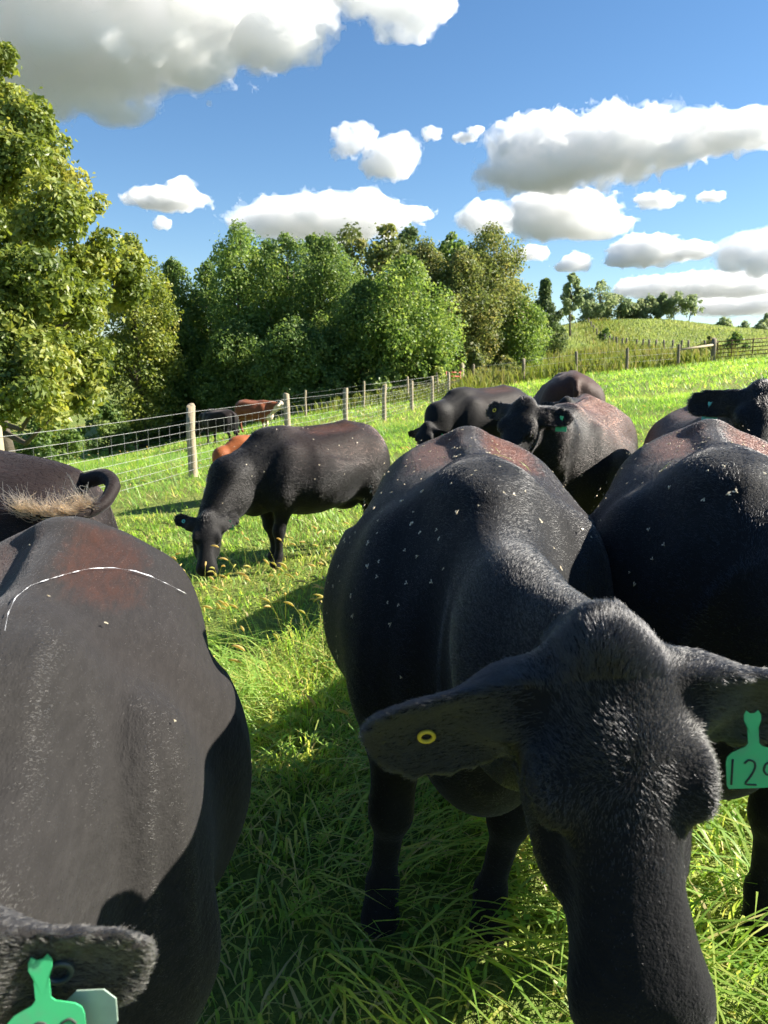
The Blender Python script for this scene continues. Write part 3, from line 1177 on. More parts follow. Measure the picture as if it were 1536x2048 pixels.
TRUNK = np.array([  # x, top, bottom, half width, level of greatest width
    (-.86, 1.08, .86, .06, 1.00), (-.81, 1.22, .72, .20, .99), (-.72, 1.30, .62, .295, .98), (-.60, 1.338, .57, .340, .98),
    (-.48, 1.352, .56, .372, .97), (-.36, 1.350, .54, .400, .95), (-.20, 1.328, .50, .440, .91), (-.02, 1.308, .47, .465, .87),
    (.15, 1.308, .47, .455, .85), (.30, 1.315, .50, .400, .86), (.44, 1.315, .54, .345, .88), (.58, 1.265, .56, .280, .89),
    (.70, 1.20, .60, .205, .90), (.79, 1.07, .70, .09, .90)])


def head_frame(spec):
    a = unit(np.array(spec['axis'], float))
    f = np.array(spec.get('face', (0, 0, 1)), float)
    f = unit(f - a * (f @ a))
    l = np.cross(f, a)
    rl = spec.get('roll', 0.0)
    f, l = f * math.cos(rl) + l * math.sin(rl), l * math.cos(rl) - f * math.sin(rl)
    return np.array(spec['poll'], float), a, f, l


def cow_surface(spec, h):
    P, a, f, l = head_frame(spec)
    hs = spec.get('head_scale', 1.0)
    muz = P + a * .5 * hs
    lo = np.minimum.reduce([np.array([-1.0, -.55, -.05]), P - .36, muz - .2])
    hi = np.maximum.reduce([np.array([.95, .55, 1.45]), P + .36, muz + .2])
    G = Field(lo, hi, h)
    fat = spec.get('fat', 1.0)
    tt = np.linspace(-.86, .79, 240)
    ker = np.hanning(17)
    ker /= ker.sum()
    sm = lambda j: np.convolve(np.pad(np.interp(tt, TRUNK[:, 0], TRUNK[:, j]), 8, mode='edge'), ker, 'valid')
    top_, bot_, wid_, cz_ = sm(1), sm(2), sm(3) * fat * np.interp(tt, [.08, .45], [1, spec.get('fore', 1.0)]), sm(4)

    def trunk(X, Y, Z):
        x = X[:, 0, 0]
        g = lambda v: np.interp(x, tt, v)[:, None, None].astype(np.float32)
        T_, B_, W_, C_ = g(top_), g(bot_), g(wid_), g(cz_)
        dz = np.where(Z > C_, (Z - C_) / (T_ - C_), (C_ - Z) / (C_ - B_))
        ex = np.interp(x, [-.8, -.25, .1, .45, .8], [2.15, 2.05, 1.9, 1.75, 1.75])[:, None, None].astype(np.float32)
        ex = np.where(Z > C_, ex, 2.1)
        q = ((np.abs(Y) / W_) ** ex + dz ** ex) ** (1 / ex)
        d = (q - 1) * np.minimum(W_, T_ - C_)
        return np.maximum(d, np.maximum(X - .79, -.86 - X))
    G.F = np.minimum(G.F, np.clip(trunk(*G.grid((slice(None),) * 3)), -1, .6)).astype(np.float32)
    lg = spec.get('legs', [0, 0, 0, 0])   # fore-aft shift of feet: front left, front right, hind left, hind right
    for s, si in ((1, 0), (-1, 1)):
        # hooks, thurl, thigh, shoulder
        G.ell((-.74, s * .12, 1.13), (.07, .06, .08), .08)
        G.ell((-.62, s * .235, .90), (.20, .115, .28), .12)
        G.ell((-.52, s * .235, .78), (.13, .10, .18), .08)
        G.ell((.40, s * .235, .90), (.16, .095, .28), .12)
        G.ell((.48, s * .205, .76), (.13, .105, .16), .09)
        # hollow before the hip
        G.ell((-.24, s * .41, 1.17), (.16, .03, .09), .14, cut=True)
        G.ell((-.21, s * .145, 1.382), (.21, .085, .055), .07, cut=True)   # flat loin beside the spine
        fx, hx = lg[si], lg[2 + si]
        # fore leg
        ly = spec.get('legy', (0, 0))[si]
        G.cone((.46, s * .215, .74), (.42, s * .19 + ly * .3, .60), .115, .088, .06)
        G.cone((.42, s * .19 + ly * .3, .60), (.44 + fx * .55, s * .175 + ly * .65, .36), .082, .056, .05)
        G.ell((.45 + fx * .55, s * .175 + ly * .65, .365), (.056, .056, .065), .04)
        G.cone((.44 + fx * .55, s * .175 + ly * .65, .34), (.43 + fx * .9, s * .17 + ly * .95, .13), .045, .037, .03)
        G.ell((.43 + fx * .93, s * .17 + ly * .95, .115), (.05, .048, .048), .03)
        G.cone((.43 + fx * .95, s * .17 + ly * .97, .11), (.47 + fx, s * .17 + ly, .035), .042, .058, .02)
        # hind leg
        G.cone((-.56, s * .225, .78), (-.66 + hx * .3, s * .205, .60), .135, .085, .07)
        G.cone((-.66 + hx * .3, s * .205, .60), (-.79 + hx * .6, s * .18, .44), .078, .052, .05)
        G.ell((-.80 + hx * .6, s * .18, .44), (.055, .045, .07), .03)
        G.cone((-.79 + hx * .6, s * .18, .42), (-.75 + hx * .9, s * .175, .13), .047, .04, .03)
        G.ell((-.75 + hx * .93, s * .175, .115), (.052, .05, .05), .03)
        G.cone((-.74 + hx * .95, s * .175, .11), (-.70 + hx, s * .175, .035), .042, .06, .02)
    # spine, tail head, brisket, udder
    G.cone((-.74, 0, 1.255), (-.42, 0, 1.315), .045, .045, .09)
    G.cone((-.42, 0, 1.318), (.30, 0, 1.290), .038, .036, .06)
    G.ell((.42, 0, 1.270), (.19, .10, .065), .12)
    G.ell((.64, 0, .66), (.15, .125, .15), .10)
    G.ell((-.42, 0, .56), (.16, .13, .10), .08)
    if spec.get('tail', True):
        pts = [(-.80, 0, 1.24), (-.885, 0, 1.15), (-.90, 0, .95), (-.89, .01, .70)]
        for i in range(3):
            G.cone(pts[i], pts[i + 1], [.042, .034, .026][i], [.034, .026, .022][i], .025)
        G.cone((-.89, .01, .70), (-.88, .015, .52), .030, .045, .03)
        G.cone((-.88, .015, .52), (-.88, .015, .38), .045, .015, .03)
    # neck: crest and throat
    nk = spec.get('neck_mid')
    base_u, base_l = np.array([.42, 0, 1.06]), np.array([.52, 0, .87])
    end_u, end_l = P - f * .115 * hs + a * .02, P - f * .15 * hs + a * .13 * hs
    mu = (base_u + end_u) / 2 + np.array([0, 0, .02]) if nk is None else np.array(nk, float)
    down = unit(np.cross(np.cross(end_u - base_u, np.array([0, 0, 1.0])), end_u - base_u))
    ml = mu + down * -.13 if down[2] > 0 else mu + down * .13
    ml = (ml + (base_l + end_l) / 2) / 2
    ns = spec.get('neck_scale', 1.0)
    nsy = spec.get('neck_sy', .88)
    G.cone(base_u, mu, .205, .182 * ns, .10, nsy)
    G.cone(mu, end_u, .182 * ns, .105 * hs, .07, nsy)
    G.cone(base_l, ml, .195, .160 * ns, .10, nsy)
    G.cone(ml, end_l, .160 * ns, .09 * hs, .07, nsy)
    # head
    ts = np.array([-.045, -.02, .03, .09, .14, .19, .25, .32, .40, .455, .495, .525]) * hs
    wd = np.array([.02, .046, .074, .100, .114, .115, .093, .081, .085, .098, .094, .052]) * hs
    fr = np.array([.0, .030, .052, .060, .062, .056, .044, .036, .032, .026, .010, -.020]) * hs
    bk = np.array([-.05, -.09, -.14, -.175, -.195, -.20, -.185, -.15, -.118, -.105, -.092, -.06]) * hs
    G.loft(P, a, f, l, ts, wd, fr, bk, .04, 2.5)
    hp = lambda t, u, v: P + (a * t + f * u + l * v) * hs
    Rm = np.stack([a, f, l], -1)
    G.ell(hp(.0, .012, 0), np.array([.050, .045, .045]) * hs, .06, rot=Rm)             # poll
    for s in (1, -1):
        G.ell(hp(.190, .010, s * .106), np.array([.050, .034, .022]) * hs, .05, rot=Rm)  # brow
        G.ell(hp(.215, -.012, s * .122), np.array([.022, .018, .014]) * hs, .012, cut=True, rot=Rm)
        G.ell(hp(.23, -.10, s * .085), np.array([.10, .07, .030]) * hs, .05, rot=Rm)      # cheek
        G.ell(hp(.505, .004, s * .052), np.array([.016, .014, .016]) * hs, .012, cut=True, rot=Rm)  # nostril
        G.ell(hp(.30, -.03, s * .098), np.array([.07, .03, .016]) * hs, .03, cut=True, rot=Rm)
        ed = np.array(spec['ears'][0 if s > 0 else 1], float)     # ear direction in head frame (t,u,side), opening normal
        e_d = unit(a * ed[0] + f * ed[1] + l * s * ed[2])
        e_n = unit(a * ed[3] + f * ed[4] + l * s * ed[5])
        e_n = unit(e_n - e_d * (e_n @ e_d))
        e_w = np.cross(e_n, e_d)
        eb = hp(.065, -.045, s * .095)
        es = hs * spec.get('ear_scale', 1.0)
        ts2 = np.array([-.02, .0, .04, .09, .14, .18, .205, .222]) * es
        G.loft(eb, e_d, e_n, e_w, ts2, np.array([.030, .044, .060, .068, .070, .065, .052, .020]) * es, np.full(8, .013) * es, np.full(8, -.016) * es, .012, 2.2, cup=.42)
        G.cone(hp(.05, -.03, s * .05), eb + e_d * .03 * es, .058 * hs, .046 * es, .05)
        G.cone(eb + e_d * .02 * es, eb + e_d * .085 * es - e_n * .008, .042 * es, .020 * es, .03)
    V, Q = G.surface()
    return V, Q


def coat_mat(name, base, brown, patch_amt, top_amt, white=None, hair=False, rough=.52, spec=.22, ior=1.5):
    """black hide, sun-bleached to brown beside the spine; white = a face colour beyond a plane in the head"""
    m, T, o = mat_new(name)
    tcn = T.n('ShaderNodeTexCoord')
    ob = tcn.outputs['Object']
    s = T.n('ShaderNodeSeparateXYZ')
    T.put(s.inputs[0], ob)
    ay = T.math('ABSOLUTE', s.outputs[1])
    nz = T.noise(ob, 5.0, 4, .6)
    fine = T.noise(T.vmath('MULTIPLY', ob, (14, 60, 60)), 1.0, 4, .6)
    ex = T.math('POWER', T.math('DIVIDE', T.math('ADD', s.outputs[0], .20), .31), 2.0)
    ey = T.math('POWER', T.math('DIVIDE', T.math('SUBTRACT', ay, .125), .098), 2.0)
    pm = T.math('SUBTRACT', 1.25, T.math('ADD', ex, ey))
    pm = T.math('ADD', pm, T.math('MULTIPLY', T.math('SUBTRACT', nz, .5), 1.6))
    pm = T.math('ADD', pm, T.math('MULTIPLY', T.math('SUBTRACT', fine, .5), 1.8))
    pm = T.math('MULTIPLY', T.ramp(pm, -0.3, 1.5), T.ramp(s.outputs[2], 1.08, 1.2))
    tp = T.math('MULTIPLY', T.ramp(T.math('ADD', s.outputs[2], T.math('MULTIPLY', nz, .25)), .95, 1.35), T.ramp(s.outputs[0], .55, .2))
    amt = T.math('ADD', T.math('MULTIPLY', pm, patch_amt), T.math('MULTIPLY', tp, top_amt), clamp=True)
    c = T.mix(amt, rgb(*base), rgb(*brown))
    c = T.mix(T.ramp(fine, .3, .75), T.mix(.25, c, rgb(0, 0, 0)), c)
    if white is not None:
        pl, pa = white
        d = T.vmath('DOT_PRODUCT', T.vmath('SUBTRACT', ob, tuple(pl)), tuple(pa), out=1)
        wmask = T.ramp(T.math('ADD', d, T.math('MULTIPLY', T.math('SUBTRACT', nz, .5), .12)), -.02, .03)
        c = T.mix(wmask, c, rgb(.62, .52, .38))
    if hair:
        hb = T.n('ShaderNodeBsdfHairPrincipled')
        hb.model = 'CHIANG'
        hb.parametrization = 'COLOR'
        T.put(hb.inputs['Color'], c)
        hb.inputs['Roughness'].default_value = .24
        hb.inputs['Radial Roughness'].default_value = .55
        hb.inputs['Coat'].default_value = .0
        hb.inputs['IOR'].default_value = ior
        hb.inputs['Random Roughness'].default_value = .4
        T.put(o.inputs[0], hb.outputs[0])
    else:
        hgt = T.math('ADD', fine, T.math('MULTIPLY', T.noise(T.vmath('MULTIPLY', ob, (60, 260, 260)), 1.0, 2, .6), .6))
        bb = principled(T, c, rough, spec, bump(T, hgt, .6, .006))
        bb.inputs['Sheen Weight'].default_value = .10
        bb.inputs['Sheen Roughness'].default_value = .45
        bb.inputs['Sheen Tint'].default_value = rgb(.8, .8, .85)
        T.put(o.inputs[0], bb.outputs[0])
    return m


m_eye, T, o = mat_new('dark_eye')
T.put(o.inputs[0], principled(T, rgb(.006, .004, .003), .06, .6).outputs[0])
m_tag, T, o = mat_new('green_tag_plastic')
_n = T.noise(T.n('ShaderNodeTexCoord').outputs['Object'], 28, 4, .6)
T.put(o.inputs[0], principled(T, T.mix(T.ramp(_n, .45, .75), rgb(.06, .50, .20), rgb(.10, .40, .20)), .5, .35, Subsurface_Weight=.0).outputs[0])
m_tagpale = simple_mat('pale_tag_back', (.40, .52, .44), .5, .4, .2, 30, 0)
m_tagcyan = simple_mat('blue_green_tag', (.10, .42, .40), .5, .4, .15, 30, 0)
m_ink = simple_mat('marker_ink', (.05, .06, .05), .7, .2, .3, 60, 0)
m_yellow = simple_mat('yellow_button', (.62, .45, .04), .5, .4, .2, 40, 0)
m_button = simple_mat('dark_button', (.03, .045, .05), .4, .5, .2, 40, 0)


def fur(parent, V, Q, N, n, length, radius, mat, spec, mask=None, seed=1, long_head=True, frizz=.17):
    rg = np.random.default_rng(seed)
    A = .5 * np.linalg.norm(np.cross(V[Q[:, 2]] - V[Q[:, 0]], V[Q[:, 3]] - V[Q[:, 1]]), axis=1)
    ctr = V[Q].mean(1)
    if mask is not None:
        Ph = head_frame(spec)[0]
        A = A * mask(ctr) * (1 + 1.6 * np.clip((.95 - np.linalg.norm(ctr - Ph, axis=1)) / .6, 0, 1) ** 1.5)
    ci = rg.choice(len(Q), n, p=A / A.sum())
    u, v = rg.random((n, 1)), rg.random((n, 1))
    q = Q[ci]
    w = [(1 - u) * (1 - v), u * (1 - v), u * v, (1 - u) * v]
    p = sum(V[q[:, i]] * w[i] for i in range(4))
    nr = unit(sum(N[q[:, i]] * w[i] for i in range(4)))
    P, a, f, l = head_frame(spec)
    hs = spec.get('head_scale', 1)
    rel = p - P
    t, uu, vv = rel @ a / hs, rel @ f / hs, rel @ l / hs
    head = (t > -.05) & (t < .6) & (np.abs(vv) < .145) & (uu > -.21 + np.clip(.08 - t, 0, .2))
    ear = np.zeros(n, bool)
    ear_dir = np.zeros((n, 3))
    es = hs * spec.get('ear_scale', 1.0)
    for s_ in (1, -1):
        ed = np.array(spec['ears'][0 if s_ > 0 else 1], float)
        e_d = unit(a * ed[0] + f * ed[1] + l * s_ * ed[2])
        eb = P + (a * .065 + f * -.045 + l * s_ * .095) * hs
        q_ = p - eb
        al = np.clip(q_ @ e_d, .03 * es, .22 * es)
        edge_ = .03 * es + rg.normal(0, .02, n)
        hit = (np.linalg.norm(q_ - al[:, None] * e_d, axis=1) < .085 * es) & (q_ @ e_d > edge_)
        ear |= hit
        ear_dir[hit] = e_d
    eye_ = np.minimum(np.linalg.norm(rel - (a * .213 - f * .010 + l * .112) * hs, axis=1), np.linalg.norm(rel - (a * .213 - f * .010 - l * .112) * hs, axis=1)) < .021 * hs
    flow = np.stack([-np.ones(n), np.sign(p[:, 1]) * .25 + vnoise(p, .18, 5) * .25, -.7 * np.clip(np.abs(p[:, 1]) * 3, 0, 1) + vnoise(p, .15, 6) * .25], -1)
    # a whorl over the shoulders where the coat parts
    wx = p[:, 0] - spec.get('whorl', .38)
    near = np.exp(-(wx / .16) ** 2 - (p[:, 1] / .16) ** 2)
    sw = np.stack([wx - p[:, 1] * .8, p[:, 1] + wx * .8, np.zeros(n)], -1) * 12
    flow = flow * (1 - near[:, None]) + sw * near[:, None] * 1.0
    tj = t + rg.normal(0, .022, n) + vnoise(p, .04, 17) * .02
    hf = a[None] * np.tanh((tj - .165) / .035)[:, None] + l[None] * (vv * 9)[:, None] + vnoise(p, .045, 8)[:, None] * l[None] * .7
    hw = np.clip((.16 - np.abs(vv) + rg.normal(0, .012, n)) / .05, 0, 1) * np.clip((uu + .21 + rg.normal(0, .02, n)) / .08, 0, 1)
    flow = np.where(head[:, None], hf * hw[:, None] + flow * (1 - hw[:, None]), flow)
    flow = np.where(ear[:, None], ear_dir + a[None] * .35 * vnoise(p, .03, 11)[:, None], flow)
    flow = flow + rg.normal(0, frizz, (n, 3))
    flow = unit(flow - nr * (flow * nr).sum(1, keepdims=True))
    L = length * (.55 + .75 * rg.random(n))
    lift = np.full(n, .24)
    L = np.where(head, L * (1.15 - .55 * np.clip((tj - .16) / .22, 0, 1)), L)
    if long_head:
        tuft = head & (t < .06) & (np.abs(vv) < .07)
        L = np.where(tuft, L * 1.15, L)
        L = np.where(ear, L * 1.25, L)
        lift = np.where(tuft | ear, .42, lift)
    L = np.where(eye_, L * .05, L)
    L, lift = L[:, None], lift[:, None]
    e = unit(flow + nr * lift)
    p0 = p - nr * .002
    p1 = p0 + e * L * .5
    p2 = p1 + unit(flow + nr * lift * .25 + rg.normal(0, .10, (n, 3))) * L * .5
    pts = np.stack([p0, p1, p2], 1).astype(np.float32)
    cu = bpy.data.hair_curves.new('coat')
    cu.add_curves([3] * n)
    cu.attributes['position'].data.foreach_set('vector', pts.ravel())
    ra = cu.attributes.get('radius') or cu.attributes.new('radius', 'FLOAT', 'POINT')
    rv = np.tile(np.array([1.0, .8, .2], np.float32) * radius, n)
    ra.data.foreach_set('value', rv)
    cu.materials.append(mat)
    ob = bpy.data.objects.new('coat', cu)
    COL.objects.link(ob)
    ob.parent = parent
    return ob


def mesh_normals(o_):
    me = o_.data
    n = np.empty(len(me.vertices) * 3, np.float32)
    me.vertices.foreach_get('normal', n)
    return n.reshape(-1, 3)


def frame_matrix(o_, x, y, z):
    M = Matrix.Identity(4)
    for i, ax in enumerate((x, y, z)):
        for j in range(3):
            M[j][i] = float(ax[j])
    for j in range(3):
        M[j][3] = float(o_[j])
    return M


TAG_OUT = [(-.008, .012), (-.0115, .006), (-.0115, -.002), (-.0075, -.009), (-.0075, -.034), (-.012, -.039), (-.030, -.046), (-.0365, -.052), (-.0385, -.060),
           (-.0385, -.092), (-.036, -.097), (.036, -.097), (.0385, -.092), (.0385, -.060), (.0365, -.052), (.030, -.046), (.012, -.039), (.0075, -.034),
           (.0075, -.009), (.0115, -.002), (.0115, .006), (.008, .012), (.003, .008), (-.003, .008)]
DIG = {'1': [[(.35, 1), (.1, 0)]], '2': [[(.1, .85), (.35, 1), (.7, .92), (.75, .7), (.45, .35), (0, .03), (.75, 0)]],
       '9': [[(.8, .75), (.55, .95), (.15, .85), (.02, .6), (.2, .42), (.55, .45), (.8, .75), (.72, .4), (.5, 0)]],
       '0': [[(.4, 1), (.1, .8), (.02, .45), (.2, .05), (.5, .02), (.75, .3), (.75, .75), (.4, 1)]]}


def ear_tag(parent, M, mat, size=1.0, text=None, outline=None):
    mb = MB()
    mb.prism(np.array(outline or TAG_OUT) * size, .0016, M)
    t = mb.build('ear_tag', mat, parent, smooth=False)
    if text:
        nb = MB()
        x = -.034 * size
        for i, ch in enumerate(text):
            hgt = .036 * size
            wdt = (.014 if ch == '1' else .023) * size
            for st in DIG[ch]:
                Ps = np.array([[x + a_ * wdt, -.091 * size + b_ * hgt - i * .0016, .0011] for a_, b_ in st])
                dn = []
                for k in range(len(Ps) - 1):
                    for s_ in np.linspace(0, 1, 5)[:-1]:
                        dn.append(Ps[k] * (1 - s_) + Ps[k + 1] * s_)
                dn.append(Ps[-1])
                dn = np.array(dn)
                for it in range(2):
                    dn[1:-1] = (dn[:-2] + 2 * dn[1:-1] + dn[2:]) / 4
                dn = dn @ np.array(M)[:3, :3].T + np.array(M)[:3, 3]
                nb.tube(dn, .0015 * size, 5)
            x += wdt + .004 * size
        nb.build('number', m_ink, t)
    return t


EAR_STD = (.10, -.35, 1.0, .65, .7, -.1)
EAR_DROOP = (.30, -.25, 1.0, .55, .8, 0)
COWS = {}


def cow(key, label, x, y, heading, scale, spec, mat, h=.016, group='black cattle in the pasture', cat='cow', hair=None, sink=.0, eyes=True):
    hx = math.atan2(heading[1], heading[0])
    e = empty('cow', (x, y, tz(x, y) - sink), hx, scale)
    tag(e, label, cat, group)
    spec = dict(spec)
    spec.setdefault('ears', (EAR_STD, EAR_STD))
    V, Q = cow_surface(spec, h)
    V = V + (vnoise(V, .11, 3)[:, None] * .0022) * unit(V - np.array([0, 0, .9]))
    # loose skin folds down the neck and behind the shoulder
    fm = np.clip((V[:, 0] - .28) / .25, 0, 1) * np.clip((1.05 - V[:, 0]) / .3, 0, 1) * np.clip((V[:, 2] - .6) / .3, 0, 1) * spec.get('folds', .35)
    wv_ = np.sin(V[:, 1] * 95 + vnoise(V, .12, 23) * 2.2) * .5 + np.sin(V[:, 1] * 41 + V[:, 0] * 9 + vnoise(V, .2, 24) * 2.5) * .7
    V = V + (fm * wv_ * np.clip(.6 + vnoise(V, .16, 25), 0, 1.4) * .0055)[:, None] * unit(V - np.array([.5, 0, .9]))
    b_ = mesh('body', V, Q, mat, e)
    P, a, f, l = head_frame(spec)
    hs = spec.get('head_scale', 1.0)
    if eyes:
        for s in (1, -1):
            c = P + (a * .213 + f * -.010 + l * s * .1035) * hs
            th = np.linspace(0, np.pi, 9)
            ph = np.arange(12) * 2 * np.pi / 12
            S_ = np.stack([np.sin(th)[:, None] * np.cos(ph), np.sin(th)[:, None] * np.sin(ph), np.cos(th)[:, None] * np.ones(12)], -1).reshape(-1, 3)
            Qs = [(i * 12 + j, i * 12 + (j + 1) % 12, (i + 1) * 12 + (j + 1) % 12, (i + 1) * 12 + j) for i in range(8) for j in range(12)]
            mesh('eye', c + S_ * .0175 * hs, np.array(Qs), m_eye, e)
    if hair:
        n, ln, rd, hm, mask = hair
        fur(e, V, Q, mesh_normals(b_), n, ln, rd, hm, spec, mask, seed=len(COWS) + 5, frizz=spec.get('frizz', .18))
    COWS[key] = dict(e=e, V=V, Q=Q, spec=spec, body=b_, frame=(P, a, f, l, hs))
    return e


def on_ear(key, side, along, across, lift, size=1.0):
    """place on the open face of an ear (ear frame: along its length, across it)"""
    c = COWS[key]
    P, a, f, l, hs = c['frame']
    ed = np.array(c['spec']['ears'][0 if side > 0 else 1], float)
    d = unit(a * ed[0] + f * ed[1] + l * side * ed[2])
    n_ = unit(a * ed[3] + f * ed[4] + l * side * ed[5])
    n_ = unit(n_ - d * (n_ @ d))
    w = np.cross(n_, d)
    eb = P + (a * .065 + f * -.045 + l * side * .095) * hs
    return eb + (d * along + w * across) * hs * c['spec'].get('ear_scale', 1.0) + n_ * lift * hs, d, n_, w


# ------------------------------------------------------------------ clouds
def fbm_grid(shape, cell, octaves, seed, gain=.55):
    """value noise octaves over a regular grid, about -1..1"""
    rg = np.random.default_rng(seed)
    out_ = np.zeros(shape, np.float32)
    amp, tot = 1.0, 0.0
    for o_ in range(octaves):
        c = max(cell / 2 ** o_, 1.01)
        dims = [int(n / c) + 3 for n in shape]
        lat = rg.random(dims).astype(np.float32) * 2 - 1
        for ax in range(3):
            p = np.arange(shape[ax]) / c
            i = p.astype(int)
            t = (p - i).astype(np.float32)
            t = t * t * (3 - 2 * t)
            sh = [1, 1, 1]
            sh[ax] = -1
            t = t.reshape(sh)
            lat = np.take(lat, i, ax) * (1 - t) + np.take(lat, i + 1, ax) * t
        out_ += lat * amp
        tot += amp * amp
        amp *= gain
    return out_ / math.sqrt(tot)


def cloud_mat(name, density):
    m, T, o = mat_new(name)
    v = T.n('ShaderNodeVolumePrincipled')
    v.inputs['Color'].default_value = rgb(.998, .998, 1)
    v.inputs['Density'].default_value = density
    v.inputs['Anisotropy'].default_value = .0
    T.put(o.inputs['Volume'], v.outputs[0])
    m.cycles.homogeneous_volume = True
    return m


def cloud(label, D, blobs, seed, soft=1.0, rag=1.0, res=120):
    """blobs: direction px, py and half sizes in px of the heaps that make one cloud, D its distance in metres"""
    cs = np.array([at(px, py, D) for (px, py, rx, ry) in blobs])
    rr = np.array([(rx * D / F, ry * D / F) for (px, py, rx, ry) in blobs])
    mid = (cs.min(0) + cs.max(0)) / 2
    cs = cs - mid
    pad = rr.max(0)
    lo = np.array([(cs[:, 0] - rr[:, 0] * 1.45).min(), -rr[:, 0].max() * 1.15, (cs[:, 2] - rr[:, 1] * 1.6).min()])
    hi = np.array([(cs[:, 0] + rr[:, 0] * 1.45).max(), rr[:, 0].max() * 1.15, (cs[:, 2] + rr[:, 1] * 1.6).max()])
    h = (hi - lo)[0] / (res * .62)
    h = max(h, rr[:, 1].max() / 12.5)
    G = Field(lo, hi, h)
    X, Y, Z = G.grid((slice(None),) * 3)
    d = np.full(G.F.shape, 9.0, np.float32)
    for c, (rx, ry) in zip(cs, rr):
        dz = (Z - c[2]) / ry
        dz = np.where(dz < 0, dz * 1.12, dz)
        d = np.minimum(d, np.sqrt(((X - c[0]) / rx) ** 2 + (Y / (rx * .8)) ** 2 + dz ** 2) - 1)
    ry = np.median(rr[:, 1])
    n1_ = fbm_grid(G.F.shape, ry / h * .9, 5, seed, .58)
    n2_ = np.abs(fbm_grid(G.F.shape, ry / h * .45, 3, seed + 50, .6))
    n3_ = fbm_grid(G.F.shape, max(ry / h * .22, 2.2), 2, seed + 90, .6)
    d = d + (.13 + n1_ * .58 + (n2_ - .42) * .75 + n3_ * .13) * rag
    d = d * ry
    G.F = d.astype(np.float32)
    G.F[[0, -1]] = 1
    G.F[:, [0, -1]] = 1
    G.F[:, :, [0, -1]] = 1
    V, Q = G.surface()
    G.F = np.where(d < 8, d, d) - (.20 + .12 * n1_) * ry
    for ax in range(3):
        for e_ in (0, -1):
            ix = [slice(None)] * 3
            ix[ax] = e_
            G.F[tuple(ix)] = 1
    G2 = Field(lo, hi, h)
    G2.F = G.F[::2, ::2, ::2].copy()
    G2.ax = [a_[::2] for a_ in G.ax]
    G2.h = h * 2
    for ax in range(3):
        ix = [slice(None)] * 3
        ix[ax] = -1
        G2.F[tuple(ix)] = 1
    V2, Q2 = G2.surface()
    ob = mesh('cloud', V, Q, cloud_mat('cloud_vapour', 1.35 / soft / ry))
    ob.location = mid
    mesh('thin_fringe', V2, Q2, cloud_mat('cloud_veil', .42 / ry), ob)
    tag(ob, label, 'cloud', 'fair weather clouds')
    return ob


cloud('large grey-bottomed cloud bank spreading over the huge oak', 900, [(150, 0, 320, 90), (130, 115, 200, 70), (350, 112, 110, 50), (90, 205, 70, 36), (245, 228, 55, 20)], 1, 1.2, res=150)
cloud('bright ragged cloud at the top edge beside the large bank', 950, [(530, 20, 105, 85), (600, 40, 40, 45)], 2)
cloud('ragged cloud hanging from the top edge in the middle', 1000, [(700, -25, 75, 45), (810, 5, 70, 55), (760, -20, 80, 40)], 3)
cloud('small thin cloud left of the round white puff', 1300, [(700, 288, 34, 24), (726, 268, 24, 18)], 4, 2.0, 1.2, 70)
cloud('round white puff high above the middle of the wood', 1300, [(780, 316, 48, 38), (770, 335, 40, 18)], 5, 1.2, .8, 80)
cloud('tiny wisp right of the round puff', 1400, [(862, 268, 18, 10)], 6, 3, 1.3, 50)
cloud('thin slanting wisp between the puff and the long cloud', 1400, [(930, 276, 20, 8), (950, 262, 16, 8)], 7, 3, 1.3, 50)
cloud('long heavy cloud with dark flat base over the hill', 1500, [(1120, 308, 120, 56), (1250, 292, 130, 54), (1030, 352, 62, 28), (1390, 272, 110, 34), (1500, 258, 75, 30), (1090, 350, 85, 30)], 8, 1.0, res=170)
cloud('lower ragged limb below the long heavy cloud', 1700, [(1120, 420, 85, 32), (1075, 448, 50, 28), (1170, 460, 70, 16), (1225, 446, 40, 12)], 9, 1.3)
cloud('white cloud rising behind the feathery tree top', 2100, [(975, 440, 52, 30)], 10, 1.1, .8, 70)
cloud('small flat cloud below the long heavy cloud', 2000, [(1312, 402, 40, 14)], 11, 1.5, 1.0, 60)
cloud('tiny white cloud right of the small flat one', 2000, [(1422, 394, 24, 9)], 12, 1.8, 1.0, 50)
cloud('small cloud in the gap above the dark cedar', 2600, [(1152, 526, 26, 16), (1130, 534, 22, 8)], 13, 1.4, .9, 60)
cloud('small cloud behind the end of the wood', 2600, [(1060, 508, 32, 13)], 14, 1.5, .9, 60)
cloud('flat-based heap cloud above the hill crest trees', 2600, [(1300, 502, 62, 26), (1370, 502, 52, 16), (1245, 520, 34, 14)], 15, 1.0, .9, 100)
cloud('grey heap cloud at the picture edge above the hill', 2600, [(1500, 508, 62, 38), (1560, 500, 60, 34)], 16, 1.0, .9, 100)
cloud('long low cloud bank behind the hill crest', 3600, [(1300, 576, 62, 20), (1400, 572, 90, 24), (1490, 570, 70, 22)], 17, 1.0, .9, 120)
cloud('lowest hazy cloud band beyond the hill', 4200, [(1440, 612, 80, 20), (1530, 606, 80, 24)], 18, 1.2, .9, 100)
cloud('small bumpy cloud in the gap between oak and wood', 2200, [(335, 400, 68, 18), (366, 382, 26, 24), (298, 392, 20, 18)], 19, 1.1, .8, 90)
cloud('tiny faint puff under the small bumpy cloud', 2400, [(325, 447, 15, 12)], 20, 2.2, 1.0, 50)
cloud('broad bright heap cloud rising behind the wood', 2600, [(640, 440, 150, 36), (720, 420, 70, 30), (555, 440, 62, 18)], 21, 1.0, .8, 120)
cloud('small cloud right of the broad heap behind the wood', 2600, [(832, 428, 30, 12)], 22, 1.6, 1.0, 60)


